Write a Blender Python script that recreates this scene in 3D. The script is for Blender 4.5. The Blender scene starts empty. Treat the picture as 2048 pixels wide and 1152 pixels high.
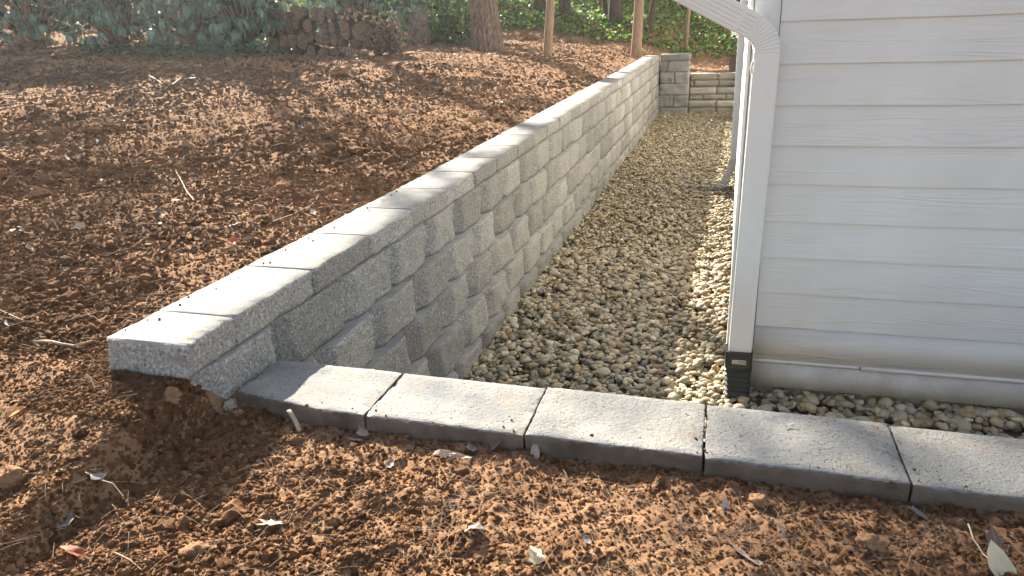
import bpy, math, random
import numpy as np
from mathutils import Matrix, Vector
rnd = random.Random(7); RS = np.random.RandomState(7)
scene = bpy.context.scene; COL = scene.collection
# ------------------------------------------------------------------ camera
P_, R_, Y_ = math.radians(19.5686), math.radians(-2.0468), math.radians(-16.1283)
fw = Vector((math.sin(Y_)*math.cos(P_), math.cos(Y_)*math.cos(P_), -math.sin(P_)))
rt = Vector((math.cos(Y_), -math.sin(Y_), 0)); up = rt.cross(fw)
ra = rt*math.cos(R_) + up*math.sin(R_); ua = ra.cross(fw)
cd = bpy.data.cameras.new('camera'); cam = bpy.data.objects.new('camera', cd); COL.objects.link(cam)
cam.matrix_world = Matrix(((ra.x, ua.x, -fw.x, 0), (ra.y, ua.y, -fw.y, 0), (ra.z, ua.z, -fw.z, 0), (0, 0, 0, 1)))
cd.sensor_width = 36; cd.lens = 36*1466.67/2048; cd.clip_start = .02; cd.clip_end = 500
scene.camera = cam
# ------------------------------------------------------------------ sky, sun, exposure
SUNV = Vector((-1.2, 1.4, .98)).normalized()          # towards the sun
w = bpy.data.worlds.new("World"); scene.world = w; w.use_nodes = True
nt = w.node_tree; bgn = nt.nodes['Background']; sk = nt.nodes.new('ShaderNodeTexSky')
sk.sky_type = 'NISHITA'; sk.sun_disc = False
sk.sun_elevation = math.asin(SUNV.z); sk.sun_rotation = math.atan2(SUNV.x, SUNV.y)
sk.altitude = 200; sk.dust_density = 1.5
hs0 = nt.nodes.new('ShaderNodeHueSaturation'); hs0.inputs['Saturation'].default_value = .62   # neutral daylight white balance
nt.links.new(sk.outputs[0], hs0.inputs['Color']); nt.links.new(hs0.outputs[0], bgn.inputs[0]); bgn.inputs[1].default_value = .064
sl = bpy.data.lights.new('sun', 'SUN'); sl.energy = 5.0; sl.angle = math.radians(.53); sl.color = (1, .91, .76)
so = bpy.data.objects.new('sun', sl); COL.objects.link(so); so.rotation_euler = SUNV.to_track_quat('Z', 'Y').to_euler()
so.location = (-12, 14, 12)
vs = scene.view_settings; scene.display_settings.display_device = 'sRGB'
vs.view_transform = 'Standard'; vs.look = 'None'; vs.gamma = 1; vs.use_curve_mapping = False; vs.exposure = 2.12
scene.cycles.use_denoising = True; scene.cycles.max_bounces = 6; scene.cycles.diffuse_bounces = 4

# ------------------------------------------------------------------ noise
TAB = np.random.RandomState(3).rand(256, 256)
def vn(x, y):
    xi = np.floor(x).astype(int); yi = np.floor(y).astype(int); fx = x-xi; fy = y-yi
    fx = fx*fx*(3-2*fx); fy = fy*fy*(3-2*fy)
    a = TAB[xi & 255, yi & 255]; b = TAB[(xi+1) & 255, yi & 255]; c = TAB[xi & 255, (yi+1) & 255]; d = TAB[(xi+1) & 255, (yi+1) & 255]
    return (a*(1-fx)+b*fx)*(1-fy)+(c*(1-fx)+d*fx)*fy-.5
def n3(p, s, o=0.):
    x, y, z = p[:, 0]*s+o, p[:, 1]*s+o*1.7, p[:, 2]*s+o*.3
    return (vn(x+z*.7+11, y-z*.6+5)+vn(y+z*.8+31, z-x*.4+9)+vn(z+x*.3+71, x-y*.5+3))*.8
def ss(a, b, x):
    t = np.clip((x-a)/(b-a), 0, 1); return t*t*(3-2*t)
# ------------------------------------------------------------------ mesh helpers
def meshdata(name, V, F, mats=None, smooth=False, cols=None, mi=None):
    V = np.asarray(V, dtype=np.float32).reshape(-1, 3)
    me = bpy.data.meshes.new(name)
    if isinstance(F, np.ndarray):
        n, k = F.shape
        me.vertices.add(len(V)); me.vertices.foreach_set('co', V.ravel())
        me.loops.add(n*k); me.loops.foreach_set('vertex_index', F.astype(np.int32).ravel())
        me.polygons.add(n); me.polygons.foreach_set('loop_start', np.arange(0, n*k, k, dtype=np.int32))
        me.update(calc_edges=True)
    else:
        me.from_pydata([tuple(v) for v in V.tolist()], [], [tuple(f) for f in F])
    if smooth: me.polygons.foreach_set('use_smooth', [True]*len(me.polygons))
    if mi is not None: me.polygons.foreach_set('material_index', np.asarray(mi, dtype=np.int32))
    if cols is not None:
        at = me.attributes.new('tint', 'FLOAT_COLOR', 'POINT')
        c = np.ones((len(V), 4), dtype=np.float32); c[:, :3] = cols; at.data.foreach_set('color', c.ravel())
    for m in (mats if isinstance(mats, (list, tuple)) else [mats]):
        if m: me.materials.append(m)
    me.validate(); me.update()
    return me
def link(name, me, parent=None, loc=None, rot=None, kind=None, label=None, cat=None, group=None):
    o = bpy.data.objects.new(name, me); COL.objects.link(o)
    if parent: o.parent = parent
    if loc is not None: o.location = loc
    if rot is not None: o.rotation_euler = rot
    if kind: o['kind'] = kind
    if label: o['label'] = label
    if cat: o['category'] = cat
    if group: o['group'] = group
    return o
def obj(name, V, F, mats, parent=None, smooth=False, cols=None, mi=None, off=None, **k):
    V = np.asarray(V, float).reshape(-1, 3)
    if off is not None: V = V-np.array(off)
    return link(name, meshdata(name, V, F, mats, smooth, cols, mi), parent, **k)
def thing(name, label, cat, loc=(0, 0, 0), group=None):
    return link(name, None, loc=loc, label=label, cat=cat, group=group)
def boxsurf(nx, ny, nz):
    idx = {}; V = []; F = []
    def vi(i, j, k):
        key = (i, j, k)
        if key not in idx: idx[key] = len(V); V.append((i/nx, j/ny, k/nz))
        return idx[key]
    for i in range(nx):
        for j in range(ny):
            F.append((vi(i, j, nz), vi(i+1, j, nz), vi(i+1, j+1, nz), vi(i, j+1, nz)))
            F.append((vi(i, j, 0), vi(i, j+1, 0), vi(i+1, j+1, 0), vi(i+1, j, 0)))
    for i in range(nx):
        for k in range(nz):
            F.append((vi(i, 0, k), vi(i+1, 0, k), vi(i+1, 0, k+1), vi(i, 0, k+1)))
            F.append((vi(i, ny, k), vi(i, ny, k+1), vi(i+1, ny, k+1), vi(i+1, ny, k)))
    for j in range(ny):
        for k in range(nz):
            F.append((vi(0, j, k), vi(0, j, k+1), vi(0, j+1, k+1), vi(0, j+1, k)))
            F.append((vi(nx, j, k), vi(nx, j+1, k), vi(nx, j+1, k+1), vi(nx, j, k+1)))
    return np.array(V), np.array(F)
def box(x0, x1, y0, y1, z0, z1, n=(1, 1, 1), r=0.):
    V, F = boxsurf(*n); V = V.copy()
    e = (np.abs(V-.5) > .499).sum(1)
    P = np.array([x0, y0, z0])+V*np.array([x1-x0, y1-y0, z1-z0])
    if r: P -= np.where((e >= 2)[:, None], np.sign(V-.5)*(np.abs(V-.5) > .499)*r*.5, 0)
    return P, F
def joinm(parts):
    V = []; F = []; o = 0
    for v, f in parts:
        V.append(v); F.append(np.asarray(f)+o); o += len(v)
    return np.concatenate(V), np.concatenate(F)
def tube(pts, rad, n=8, cap=True, rough=0., seed=0):
    pts = [Vector(p) for p in pts]; m = len(pts); V = []; F = []
    rr = rad if hasattr(rad, '__len__') else [rad]*m
    t0 = (pts[1]-pts[0]).normalized(); a = t0.orthogonal().normalized()
    for i, p in enumerate(pts):
        t = (pts[min(i+1, m-1)]-pts[max(i-1, 0)]).normalized()
        a = (a-t*a.dot(t)).normalized(); b = t.cross(a)
        for k in range(n):
            an = 2*math.pi*k/n; q = rr[i]*(1+rough*math.sin(k*5.3+i*1.7+seed)*math.cos(k*2.1+i*.6+seed))
            V.append(p+a*math.cos(an)*q+b*math.sin(an)*q)
    for i in range(m-1):
        for k in range(n):
            F.append((i*n+k, i*n+(k+1) % n, (i+1)*n+(k+1) % n, (i+1)*n+k))
    if cap:
        V += [pts[0], pts[-1]]
        for k in range(n):
            F.append((m*n, (k+1) % n, k, k)); F.append((m*n+1, (m-1)*n+k, (m-1)*n+(k+1) % n, (m-1)*n+k))
        F = [f if len(set(f)) == 4 else f[:3] for f in F]
    return np.array([tuple(v) for v in V]), F
def joinl(parts):
    V = []; F = []; o = 0
    for v, f in parts:
        V.append(np.asarray(v)); F += [tuple(int(i)+o for i in g) for g in f]; o += len(v)
    return np.concatenate(V), F
def ico(sub):
    t = (1+5**.5)/2
    v = [(-1, t, 0), (1, t, 0), (-1, -t, 0), (1, -t, 0), (0, -1, t), (0, 1, t), (0, -1, -t), (0, 1, -t), (t, 0, -1), (t, 0, 1), (-t, 0, -1), (-t, 0, 1)]
    f = [(0, 11, 5), (0, 5, 1), (0, 1, 7), (0, 7, 10), (0, 10, 11), (1, 5, 9), (5, 11, 4), (11, 10, 2), (10, 7, 6), (7, 1, 8), (3, 9, 4), (3, 4, 2), (3, 2, 6), (3, 6, 8), (3, 8, 9), (4, 9, 5), (2, 4, 11), (6, 2, 10), (8, 6, 7), (9, 8, 1)]
    v = [np.array(p, float)/np.linalg.norm(p) for p in v]
    for _ in range(sub):
        c = {}; g = []
        def mid(a, b):
            k = (min(a, b), max(a, b))
            if k not in c:
                q = v[a]+v[b]; c[k] = len(v); v.append(q/np.linalg.norm(q))
            return c[k]
        for a, b, d in f:
            x, y, z = mid(a, b), mid(b, d), mid(d, a); g += [(a, x, z), (b, y, x), (d, z, y), (x, y, z)]
        f = g
    return np.array(v), np.array(f)
def rots(n, yaw=None, tilt=1.):
    """n random rotation matrices: tilt about random horizontal axes, then yaw"""
    yaw = RS.rand(n)*2*np.pi if yaw is None else yaw
    a = RS.randn(n)*tilt; b = RS.randn(n)*tilt
    ca, sa, cb, sb, cy, sy = np.cos(a), np.sin(a), np.cos(b), np.sin(b), np.cos(yaw), np.sin(yaw); z = np.zeros(n); o = np.ones(n)
    Rx = np.stack([o, z, z, z, ca, -sa, z, sa, ca], 1).reshape(n, 3, 3)
    Ry = np.stack([cb, z, sb, z, o, z, -sb, z, cb], 1).reshape(n, 3, 3)
    Rz = np.stack([cy, -sy, z, sy, cy, z, z, z, o], 1).reshape(n, 3, 3)
    return Rz@Ry@Rx
def scatter(bV, bF, pos, R, S, jit=0.):
    """copies of a base shape at pos with rotation R and scale S (n,3), joined"""
    n = len(pos); k = len(bV)
    B = np.broadcast_to(bV, (n, k, 3))
    if jit: B = B*(1+jit*(RS.rand(n, k, 1)-.5))
    W = np.einsum('nij,nkj->nki', R, B*S[:, None, :])+pos[:, None, :]
    F = (bF[None]+(np.arange(n)*k)[:, None, None]).reshape(-1, bF.shape[1])
    return W.reshape(-1, 3), F
# ------------------------------------------------------------------ materials
def mat(name, cols, scale=8., rough=.9, bump=0., bscale=60., spec=.3, detail=8., tint=None, rnd_amt=0., stretch=None, speck=None, translucent=0., stain=None):
    m = bpy.data.materials.new(name); m.use_nodes = True; t = m.node_tree; N = t.nodes; L = t.links
    b = N['Principled BSDF']; b.inputs['Roughness'].default_value = rough; b.inputs['Specular IOR Level'].default_value = spec
    tc = N.new('ShaderNodeTexCoord'); vec = tc.outputs['Object']
    oi = N.new('ShaderNodeObjectInfo'); ad = N.new('ShaderNodeVectorMath'); ad.operation = 'MULTIPLY_ADD'
    ad.inputs[1].default_value = (1, 1, 1); L.new(vec, ad.inputs[0])
    sc = N.new('ShaderNodeVectorMath'); sc.operation = 'SCALE'; sc.inputs['Scale'].default_value = 37.; cx = N.new('ShaderNodeCombineXYZ')
    for i in range(3): L.new(oi.outputs['Random'], cx.inputs[i])
    L.new(cx.outputs[0], sc.inputs[0]); L.new(sc.outputs[0], ad.inputs[2]); vec = ad.outputs[0]
    if stretch:
        mp = N.new('ShaderNodeMapping'); mp.inputs['Scale'].default_value = stretch; L.new(vec, mp.inputs[0]); vec = mp.outputs[0]
    nz = N.new('ShaderNodeTexNoise'); nz.inputs['Scale'].default_value = scale; nz.inputs['Detail'].default_value = detail; nz.inputs['Roughness'].default_value = .65
    L.new(vec, nz.inputs['Vector'])
    cr = N.new('ShaderNodeValToRGB'); e = cr.color_ramp.elements
    lo, hi = .32, .68
    for i, c in enumerate(cols):
        p = lo+(hi-lo)*i/max(1, len(cols)-1)
        if i < 2: e[i].position = p; e[i].color = (*c, 1)
        else: q = e.new(p); q.color = (*c, 1)
    if len(cols) == 1: e[1].color = (*cols[0], 1)
    L.new(nz.outputs['Fac'], cr.inputs[0]); out = cr.outputs[0]
    if speck:                                      # (dark colour, scale, threshold)
        n2 = N.new('ShaderNodeTexNoise'); n2.inputs['Scale'].default_value = speck[1]; n2.inputs['Detail'].default_value = 3; L.new(vec, n2.inputs['Vector'])
        r2 = N.new('ShaderNodeValToRGB'); r2.color_ramp.elements[0].position = speck[2]; r2.color_ramp.elements[1].position = speck[2]+.05
        L.new(n2.outputs['Fac'], r2.inputs[0]); mx = N.new('ShaderNodeMix'); mx.data_type = 'RGBA'
        L.new(r2.outputs[0], mx.inputs[0]); L.new(out, mx.inputs[6]); mx.inputs[7].default_value = (*speck[0], 1); out = mx.outputs[2]
    if stain:
        n5 = N.new('ShaderNodeTexNoise'); n5.inputs['Scale'].default_value = 7; n5.inputs['Detail'].default_value = 7; n5.inputs['Roughness'].default_value = .7; L.new(vec, n5.inputs['Vector'])
        r5 = N.new('ShaderNodeMapRange'); r5.inputs['From Min'].default_value = .54; r5.inputs['From Max'].default_value = .70; r5.inputs['To Max'].default_value = .55; L.new(n5.outputs['Fac'], r5.inputs[0])
        mx = N.new('ShaderNodeMix'); mx.data_type = 'RGBA'; L.new(r5.outputs[0], mx.inputs[0]); L.new(out, mx.inputs[6]); mx.inputs[7].default_value = (*stain, 1); out = mx.outputs[2]
    if tint:
        at = N.new('ShaderNodeAttribute'); at.attribute_name = 'tint'; at.attribute_type = 'INSTANCER' if tint == 'inst' else 'GEOMETRY'; mx = N.new('ShaderNodeMix'); mx.data_type = 'RGBA'; mx.blend_type = 'MULTIPLY'
        mx.inputs[0].default_value = 1; L.new(out, mx.inputs[6]); L.new(at.outputs['Color'], mx.inputs[7]); out = mx.outputs[2]
    if rnd_amt:
        hs = N.new('ShaderNodeHueSaturation'); mr = N.new('ShaderNodeMapRange'); mr.inputs['To Min'].default_value = 1-rnd_amt; mr.inputs['To Max'].default_value = 1+rnd_amt
        L.new(oi.outputs['Random'], mr.inputs[0]); L.new(mr.outputs[0], hs.inputs['Value']); L.new(out, hs.inputs['Color']); out = hs.outputs[0]
    L.new(out, b.inputs['Base Color'])
    if bump:
        n3_ = N.new('ShaderNodeTexNoise'); n3_.inputs['Scale'].default_value = bscale; n3_.inputs['Detail'].default_value = 6; n3_.inputs['Roughness'].default_value = .7
        L.new(vec, n3_.inputs['Vector']); bp = N.new('ShaderNodeBump'); bp.inputs['Strength'].default_value = 1; bp.inputs['Distance'].default_value = bump
        L.new(n3_.outputs['Fac'], bp.inputs['Height']); L.new(bp.outputs[0], b.inputs['Normal'])
    if translucent:
        tr = N.new('ShaderNodeBsdfTranslucent'); ms = N.new('ShaderNodeMixShader'); ms.inputs[0].default_value = translucent
        L.new(out, tr.inputs['Color']); L.new(b.outputs[0], ms.inputs[1]); L.new(tr.outputs[0], ms.inputs[2]); L.new(ms.outputs[0], N['Material Output'].inputs['Surface'])
    return m
M = {}
M['soil'] = mat('soil', [(.18, .098, .055), (.28, .162, .092), (.36, .22, .13)], 14, 1, .012, 60, .05, speck=None)
M['clod'] = mat('clod', [(.75, .75, .75), (1.1, 1.05, 1)], 2, 1, .15, 4, .05, tint='inst')
M['lump'] = mat('clod_lump', [(.20, .115, .068), (.32, .19, .11)], 60, 1, .002, 200, .05)
M['cap'] = mat('cap_concrete', [(.16, .165, .17), (.25, .25, .245), (.31, .305, .285), (.40, .385, .35)], 3.2, .85, .005, 110, .25, speck=((.10, .10, .098), 150, .635), rnd_amt=.12, stain=(.30, .20, .13))
M['slab'] = mat('weathered_slab_concrete', [(.11, .12, .13), (.20, .205, .205), (.26, .255, .24), (.36, .345, .31)], 4, .85, .006, 100, .25, speck=((.07, .07, .07), 130, .62), rnd_amt=.14, stain=(.24, .17, .12))
M['face'] = mat('split_face_concrete', [(.10, .098, .088), (.25, .245, .225), (.34, .335, .31), (.62, .61, .58)], 105, .92, .004, 90, .25, rnd_amt=.2)
M['edge'] = mat('cut_concrete', [(.085, .068, .052), (.15, .12, .095), (.19, .165, .14)], 9, .95, .001, 90, .15, rnd_amt=.05)
M['stone'] = mat('pebble_stone', [(.8, .8, .8), (1.1, 1.1, 1.08)], 45, .62, .0006, 180, .4, tint=True)
M['bed'] = mat('gravel_bed', [(.08, .07, .05), (.14, .12, .09)], 40, 1, .01, 60)
M['white'] = mat('white_aluminium', [(.72, .70, .66), (.78, .765, .73)], 4, .42, .0002, 40, .45)
M['dirtywhite'] = mat('dirty_white_boot', [(.50, .46, .38), (.78, .75, .68)], 18, .6, .001, 60, .4)
M['trim'] = mat('painted_trim', [(.70, .68, .645), (.77, .75, .72)], 3, .55, .0004, 60, .4)
M['black'] = mat('black_rubber', [(.008, .010, .012), (.022, .026, .030)], 30, .42, .0008, 60, .5)
M['label'] = mat('sticker_paper', [(.62, .60, .54), (.68, .66, .60)], 30, .6)
M['ink'] = mat('sticker_ink', [(.10, .10, .09)], 30, .6)
M['bark'] = mat('bark', [(.06, .044, .034), (.20, .15, .12), (.38, .30, .245)], 16, 1, .012, 30, .1, stretch=(3, 3, .55))
M['sapbark'] = mat('sapling_bark', [(.22, .15, .10), (.36, .26, .18)], 14, .9, .003, 50, .1, stretch=(2, 2, .6))
M['darkbark'] = mat('dark_bark', [(.05, .04, .03), (.12, .09, .07)], 12, 1, .008, 30, .1, stretch=(2, 2, .6))
M['endgrain'] = mat('log_end', [(.085, .055, .04), (.15, .105, .075), (.20, .15, .11)], 25, 1, .004, 60, .1, rnd_amt=.25)
M['freshend'] = mat('fresh_cut_wood', [(.28, .16, .09), (.42, .27, .16)], 30, .9, .002, 60, .1)
M['rhodo'] = mat('rhododendron_leaf', [(.10, .19, .14), (.17, .29, .21)], 9, .22, .0005, 60, .7, rnd_amt=.3, translucent=.25)  # dark green leaf paled towards blue; veiling glare is put into the colour
M['ivy'] = mat('ivy_leaf', [(.9, .9, .9), (1.1, 1.1, 1)], 3, .4, 0, 60, .5, tint=True, translucent=.4)
M['laurel'] = mat('shrub_leaf', [(.9, .9, .9), (1.1, 1.1, 1)], 3, .4, 0, 60, .5, tint=True, translucent=.4)
M['pine'] = mat('pine_needles', [(.03, .06, .025), (.06, .10, .04)], 3, .6, 0, 60, .3)
M['straw'] = mat('dry_needle', [(.20, .12, .07), (.33, .22, .14)], 3, .8, 0, 60, .3)
M['twig'] = mat('twig_bark', [(.28, .20, .13), (.45, .35, .25)], 30, .8, .0005, 90, .3)
M['leaf_grey'] = mat('dry_leaf_grey', [(.20, .17, .155), (.33, .29, .27)], 25, .65, .001, 70, .4, translucent=.15)
M['leaf_pale'] = mat('dry_leaf_pale', [(.34, .26, .20), (.52, .43, .35)], 25, .6, .001, 70, .4, translucent=.2)
M['leaf_red'] = mat('dry_leaf_red', [(.30, .08, .035), (.42, .15, .07)], 25, .6, .001, 70, .4, translucent=.3)
M['leaf_orange'] = mat('dry_leaf_orange', [(.50, .20, .04), (.65, .42, .20)], 25, .6, .001, 70, .4, translucent=.3)
M['leaf_brown'] = mat('dry_leaf_brown', [(.15, .10, .08), (.26, .185, .15)], 25, .65, .001, 70, .4, translucent=.15)
M['leaf_cream'] = mat('dry_leaf_cream', [(.58, .50, .33), (.72, .64, .45)], 15, .6, .001, 70, .4, translucent=.3)
M['litter'] = mat('leaf_litter', [(.8, .8, .8), (1.1, 1.1, 1.1)], 25, .7, 0, 70, .3, tint=True)
def siding_mat():
    m = bpy.data.materials.new('cement_siding'); m.use_nodes = True; t = m.node_tree; N = t.nodes; L = t.links; b = N['Principled BSDF']
    b.inputs['Roughness'].default_value = .55; b.inputs['Specular IOR Level'].default_value = .35
    tc = N.new('ShaderNodeTexCoord'); oi = N.new('ShaderNodeObjectInfo')
    cx = N.new('ShaderNodeCombineXYZ'); mu = N.new('ShaderNodeMath'); mu.operation = 'MULTIPLY'; mu.inputs[1].default_value = 41
    L.new(oi.outputs['Random'], mu.inputs[0]); [L.new(mu.outputs[0], cx.inputs[i]) for i in range(3)]
    ad = N.new('ShaderNodeVectorMath'); L.new(tc.outputs['Object'], ad.inputs[0]); L.new(cx.outputs[0], ad.inputs[1])
    mp = N.new('ShaderNodeMapping'); mp.inputs['Scale'].default_value = (.55, .55, 8.); L.new(ad.outputs[0], mp.inputs[0])
    n1 = N.new('ShaderNodeTexNoise'); n1.inputs['Scale'].default_value = 1.5; n1.inputs['Detail'].default_value = 2; L.new(mp.outputs[0], n1.inputs['Vector'])
    # contour lines of a stretched noise field: flowing cedar grain
    k = N.new('ShaderNodeMath'); k.operation = 'MULTIPLY'; k.inputs[1].default_value = 75; L.new(n1.outputs['Fac'], k.inputs[0])
    s = N.new('ShaderNodeMath'); s.operation = 'SINE'; L.new(k.outputs[0], s.inputs[0])
    n2 = N.new('ShaderNodeTexNoise'); n2.inputs['Scale'].default_value = 2.2; n2.inputs['Detail'].default_value = 3; L.new(mp.outputs[0], n2.inputs['Vector'])
    r = N.new('ShaderNodeMapRange'); r.inputs['From Min'].default_value = .42; r.inputs['From Max'].default_value = .62; L.new(n2.outputs['Fac'], r.inputs[0])
    mm = N.new('ShaderNodeMath'); mm.operation = 'MULTIPLY'; L.new(s.outputs[0], mm.inputs[0]); L.new(r.outputs[0], mm.inputs[1])
    bp = N.new('ShaderNodeBump'); bp.inputs['Strength'].default_value = 1.; bp.inputs['Distance'].default_value = .0008; L.new(mm.outputs[0], bp.inputs['Height'])
    L.new(bp.outputs[0], b.inputs['Normal'])
    n4 = N.new('ShaderNodeTexNoise'); n4.inputs['Scale'].default_value = 3; n4.inputs['Detail'].default_value = 5; L.new(tc.outputs['Object'], n4.inputs['Vector'])
    cr = N.new('ShaderNodeValToRGB'); cr.color_ramp.elements[0].color = (.675, .655, .62, 1); cr.color_ramp.elements[1].color = (.74, .72, .685, 1)
    cr.color_ramp.elements[0].position = .35; cr.color_ramp.elements[1].position = .65
    L.new(n4.outputs['Fac'], cr.inputs[0]); L.new(cr.outputs[0], b.inputs['Base Color'])
    return m
M['siding'] = siding_mat()
def splash_mat():                                   # skirt board with mud splash specks
    m = mat('splashed_skirt', [(.50, .475, .43), (.66, .64, .60)], 6, .7, .0005, 80, .3, speck=((.30, .22, .15), 160, .64)); return m
M['skirt'] = splash_mat()
M['tanface'] = mat('tan_split_face', [(.24, .215, .165), (.38, .345, .275), (.50, .46, .39)], 80, .95, .006, 70, .2, rnd_amt=.18)

# ------------------------------------------------------------------ terrain
def g(y): return 1+.16*np.clip((y-4)/12, 0, 1)
def ztop(y): return -.805+.165*np.clip((y-4)/12, 0, 1.2)
def xtop(y): return -1.40+.09*np.clip((y-4)/9, 0, 1)
def zbase(x, y):
    x = np.asarray(x, float); y = np.asarray(y, float)
    d = np.clip(-1.62-x, 0, None)
    zu = ztop(y)-.03+.47*(1-np.exp(-d/2.2))*np.clip((y-2)/7, 0, 1)
    zfr = -1.05+.140*ss(1.36, 1.47, -x)*(.35+.65*ss(.85, 1.54, y))
    z = zfr*(1-ss(1.5, 2.35, y))+zu*ss(1.5, 2.35, y)
    zr = -1.05+0*x
    # behind the steps the ground is lower
    back = ss(-1.9, -.9, x)*ss(15.9, 17.2, y)
    z = z*(1-back)+(-1.06+.02*(y-17))*back
    near = ss(-1.40, -1.37, x)*(1-ss(1.55, 1.8, y))
    z = z*(1-near)+zr*near
    z = z+.24*np.clip(y-18.5, 0, 14)*ss(18.3, 20.5, y)+.05*np.clip(y-32.5, 0, 50)
    z = z+.10*np.clip(-x-6, 0, 12)*ss(6, 14, y)
    return z
def inwell(x, y):
    xl = xtop(y)-.205
    a = ss(0, .05, x-xl)*ss(1.72, 1.77, y)*(1-ss(0, .06, y-np.where(x < -.715, 16.3, 17.0))*(x < .1))
    return a
def tz(x, y, fine=True):
    z = zbase(x, y)
    damp = .35+.65*ss(.0, .5, np.abs(x-(xtop(y)-.25)))
    if fine:
        z = z+(vn(x*1.3+7, y*1.3)*.10+vn(x*4+3, y*4+9)*.035)*damp*ss(1.6, 3.5, y)+vn(x*4+3, y*4+9)*.012
        z = z+(vn(x*11, y*11+4)*.022+vn(x*27+8, y*27)*.013+vn(x*61+8, y*61)*.010+vn(x*110+8, y*110)*.004*(y < 4)+vn(x*17+8, y*17+2)*.03*ss(2.5, 6, y))*damp
    return z
def tfull(x, y):
    a = inwell(x, y); return tz(x, y)*(1-a)+(-1.98)*a
def axis(segs):
    out = []
    for a, b, s0, s1 in segs:
        p = a; 
        while p < b:
            t = (p-a)/(b-a); out.append(p); p += s0+(s1-s0)*t
    out.append(segs[-1][1]); return np.array(out)
xs = axis([(-70, -20, 6, 1.2), (-20, -8, 1.2, .12), (-8, -3.2, .10, .022), (-3.2, -1.75, .02, .009), (-1.75, -1.28, .007, .007), (-1.28, 1.3, .0095, .0095), (1.3, 4, .05, .3), (4, 60, .5, 8)])
ys = axis([(-12, .5, 1.5, .1), (.5, .85, .03, .012), (.85, 2.1, .008, .009), (2.1, 5, .011, .03), (5, 16, .032, .085), (16, 17, .05, .05), (17, 24, .1, .2), (24, 90, .3, 4)])
X, Yg = np.meshgrid(xs, ys, indexing='ij'); Z = tfull(X.ravel(), Yg.ravel())
V = np.stack([X.ravel(), Yg.ravel(), Z], 1); ny = len(ys)
ii, jj = np.meshgrid(np.arange(len(xs)-1), np.arange(ny-1), indexing='ij'); q = (ii*ny+jj).ravel()
F = np.stack([q, q+ny, q+ny+1, q+1], 1)
obj('soil_ground', V, F, M['soil'], smooth=True, kind='structure')
print('terrain', len(V))
def hit(px, py, z0=None):
    """world point of the terrain seen along one direction"""
    d = ra*((px-1024)/1466.67)+ua*((576-py)/1466.67)+fw; t = np.linspace(.9, 60, 9000)
    x, y, z = d.x*t, d.y*t, d.z*t
    k = np.argmax(z < tz(x, y)); return Vector((x[k], y[k], float(tz(x[k:k+1], y[k:k+1])[0])))

# ------------------------------------------------------------------ soil clods (stuff)
def instancer(name, pos, rot, scl, col, m, label, sub=2, lump=.75, nscale=1.6):
    """points that carry rotation, scale and tint; geometry nodes set one lumpy clod on each"""
    n = len(pos); me = bpy.data.meshes.new(name); me.vertices.add(n); me.vertices.foreach_set('co', pos.astype(np.float32).ravel())
    for nm, arr in (('rot', rot), ('scl', scl), ('tint', col)):
        at = me.attributes.new(nm, 'FLOAT_VECTOR', 'POINT'); at.data.foreach_set('vector', arr.astype(np.float32).ravel())
    me.materials.append(m); o = link(name, me, kind='stuff', label=label)
    t = bpy.data.node_groups.new(name, 'GeometryNodeTree'); t.interface.new_socket('Geometry', in_out='INPUT', socket_type='NodeSocketGeometry'); t.interface.new_socket('Geometry', in_out='OUTPUT', socket_type='NodeSocketGeometry')
    N = t.nodes; L = t.links; gi = N.new('NodeGroupInput'); go = N.new('NodeGroupOutput')
    ic = N.new('GeometryNodeMeshIcoSphere'); ic.inputs['Radius'].default_value = 1; ic.inputs['Subdivisions'].default_value = sub
    sp = N.new('GeometryNodeSetPosition'); nz = N.new('ShaderNodeTexNoise'); nz.inputs['Scale'].default_value = nscale; nz.inputs['Detail'].default_value = 3
    v1 = N.new('ShaderNodeVectorMath'); v1.operation = 'SUBTRACT'; v1.inputs[1].default_value = (.5, .5, .5); v2 = N.new('ShaderNodeVectorMath'); v2.operation = 'SCALE'; v2.inputs['Scale'].default_value = lump*2
    L.new(nz.outputs['Color'], v1.inputs[0]); L.new(v1.outputs[0], v2.inputs[0]); L.new(ic.outputs['Mesh'], sp.inputs['Geometry']); L.new(v2.outputs[0], sp.inputs['Offset'])
    sm = N.new('GeometryNodeSetMaterial'); sm.inputs['Material'].default_value = m; L.new(sp.outputs[0], sm.inputs[0])
    ip = N.new('GeometryNodeInstanceOnPoints'); L.new(gi.outputs[0], ip.inputs['Points']); L.new(sm.outputs[0], ip.inputs['Instance'])
    for nm, so_ in (('rot', 'Rotation'), ('scl', 'Scale')):
        na = N.new('GeometryNodeInputNamedAttribute'); na.data_type = 'FLOAT_VECTOR'; na.inputs['Name'].default_value = nm; L.new(na.outputs[0], ip.inputs[so_])
    L.new(ip.outputs[0], go.inputs[0]); md = o.modifiers.new('scatter', 'NODES'); md.node_group = t
    return o
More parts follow.
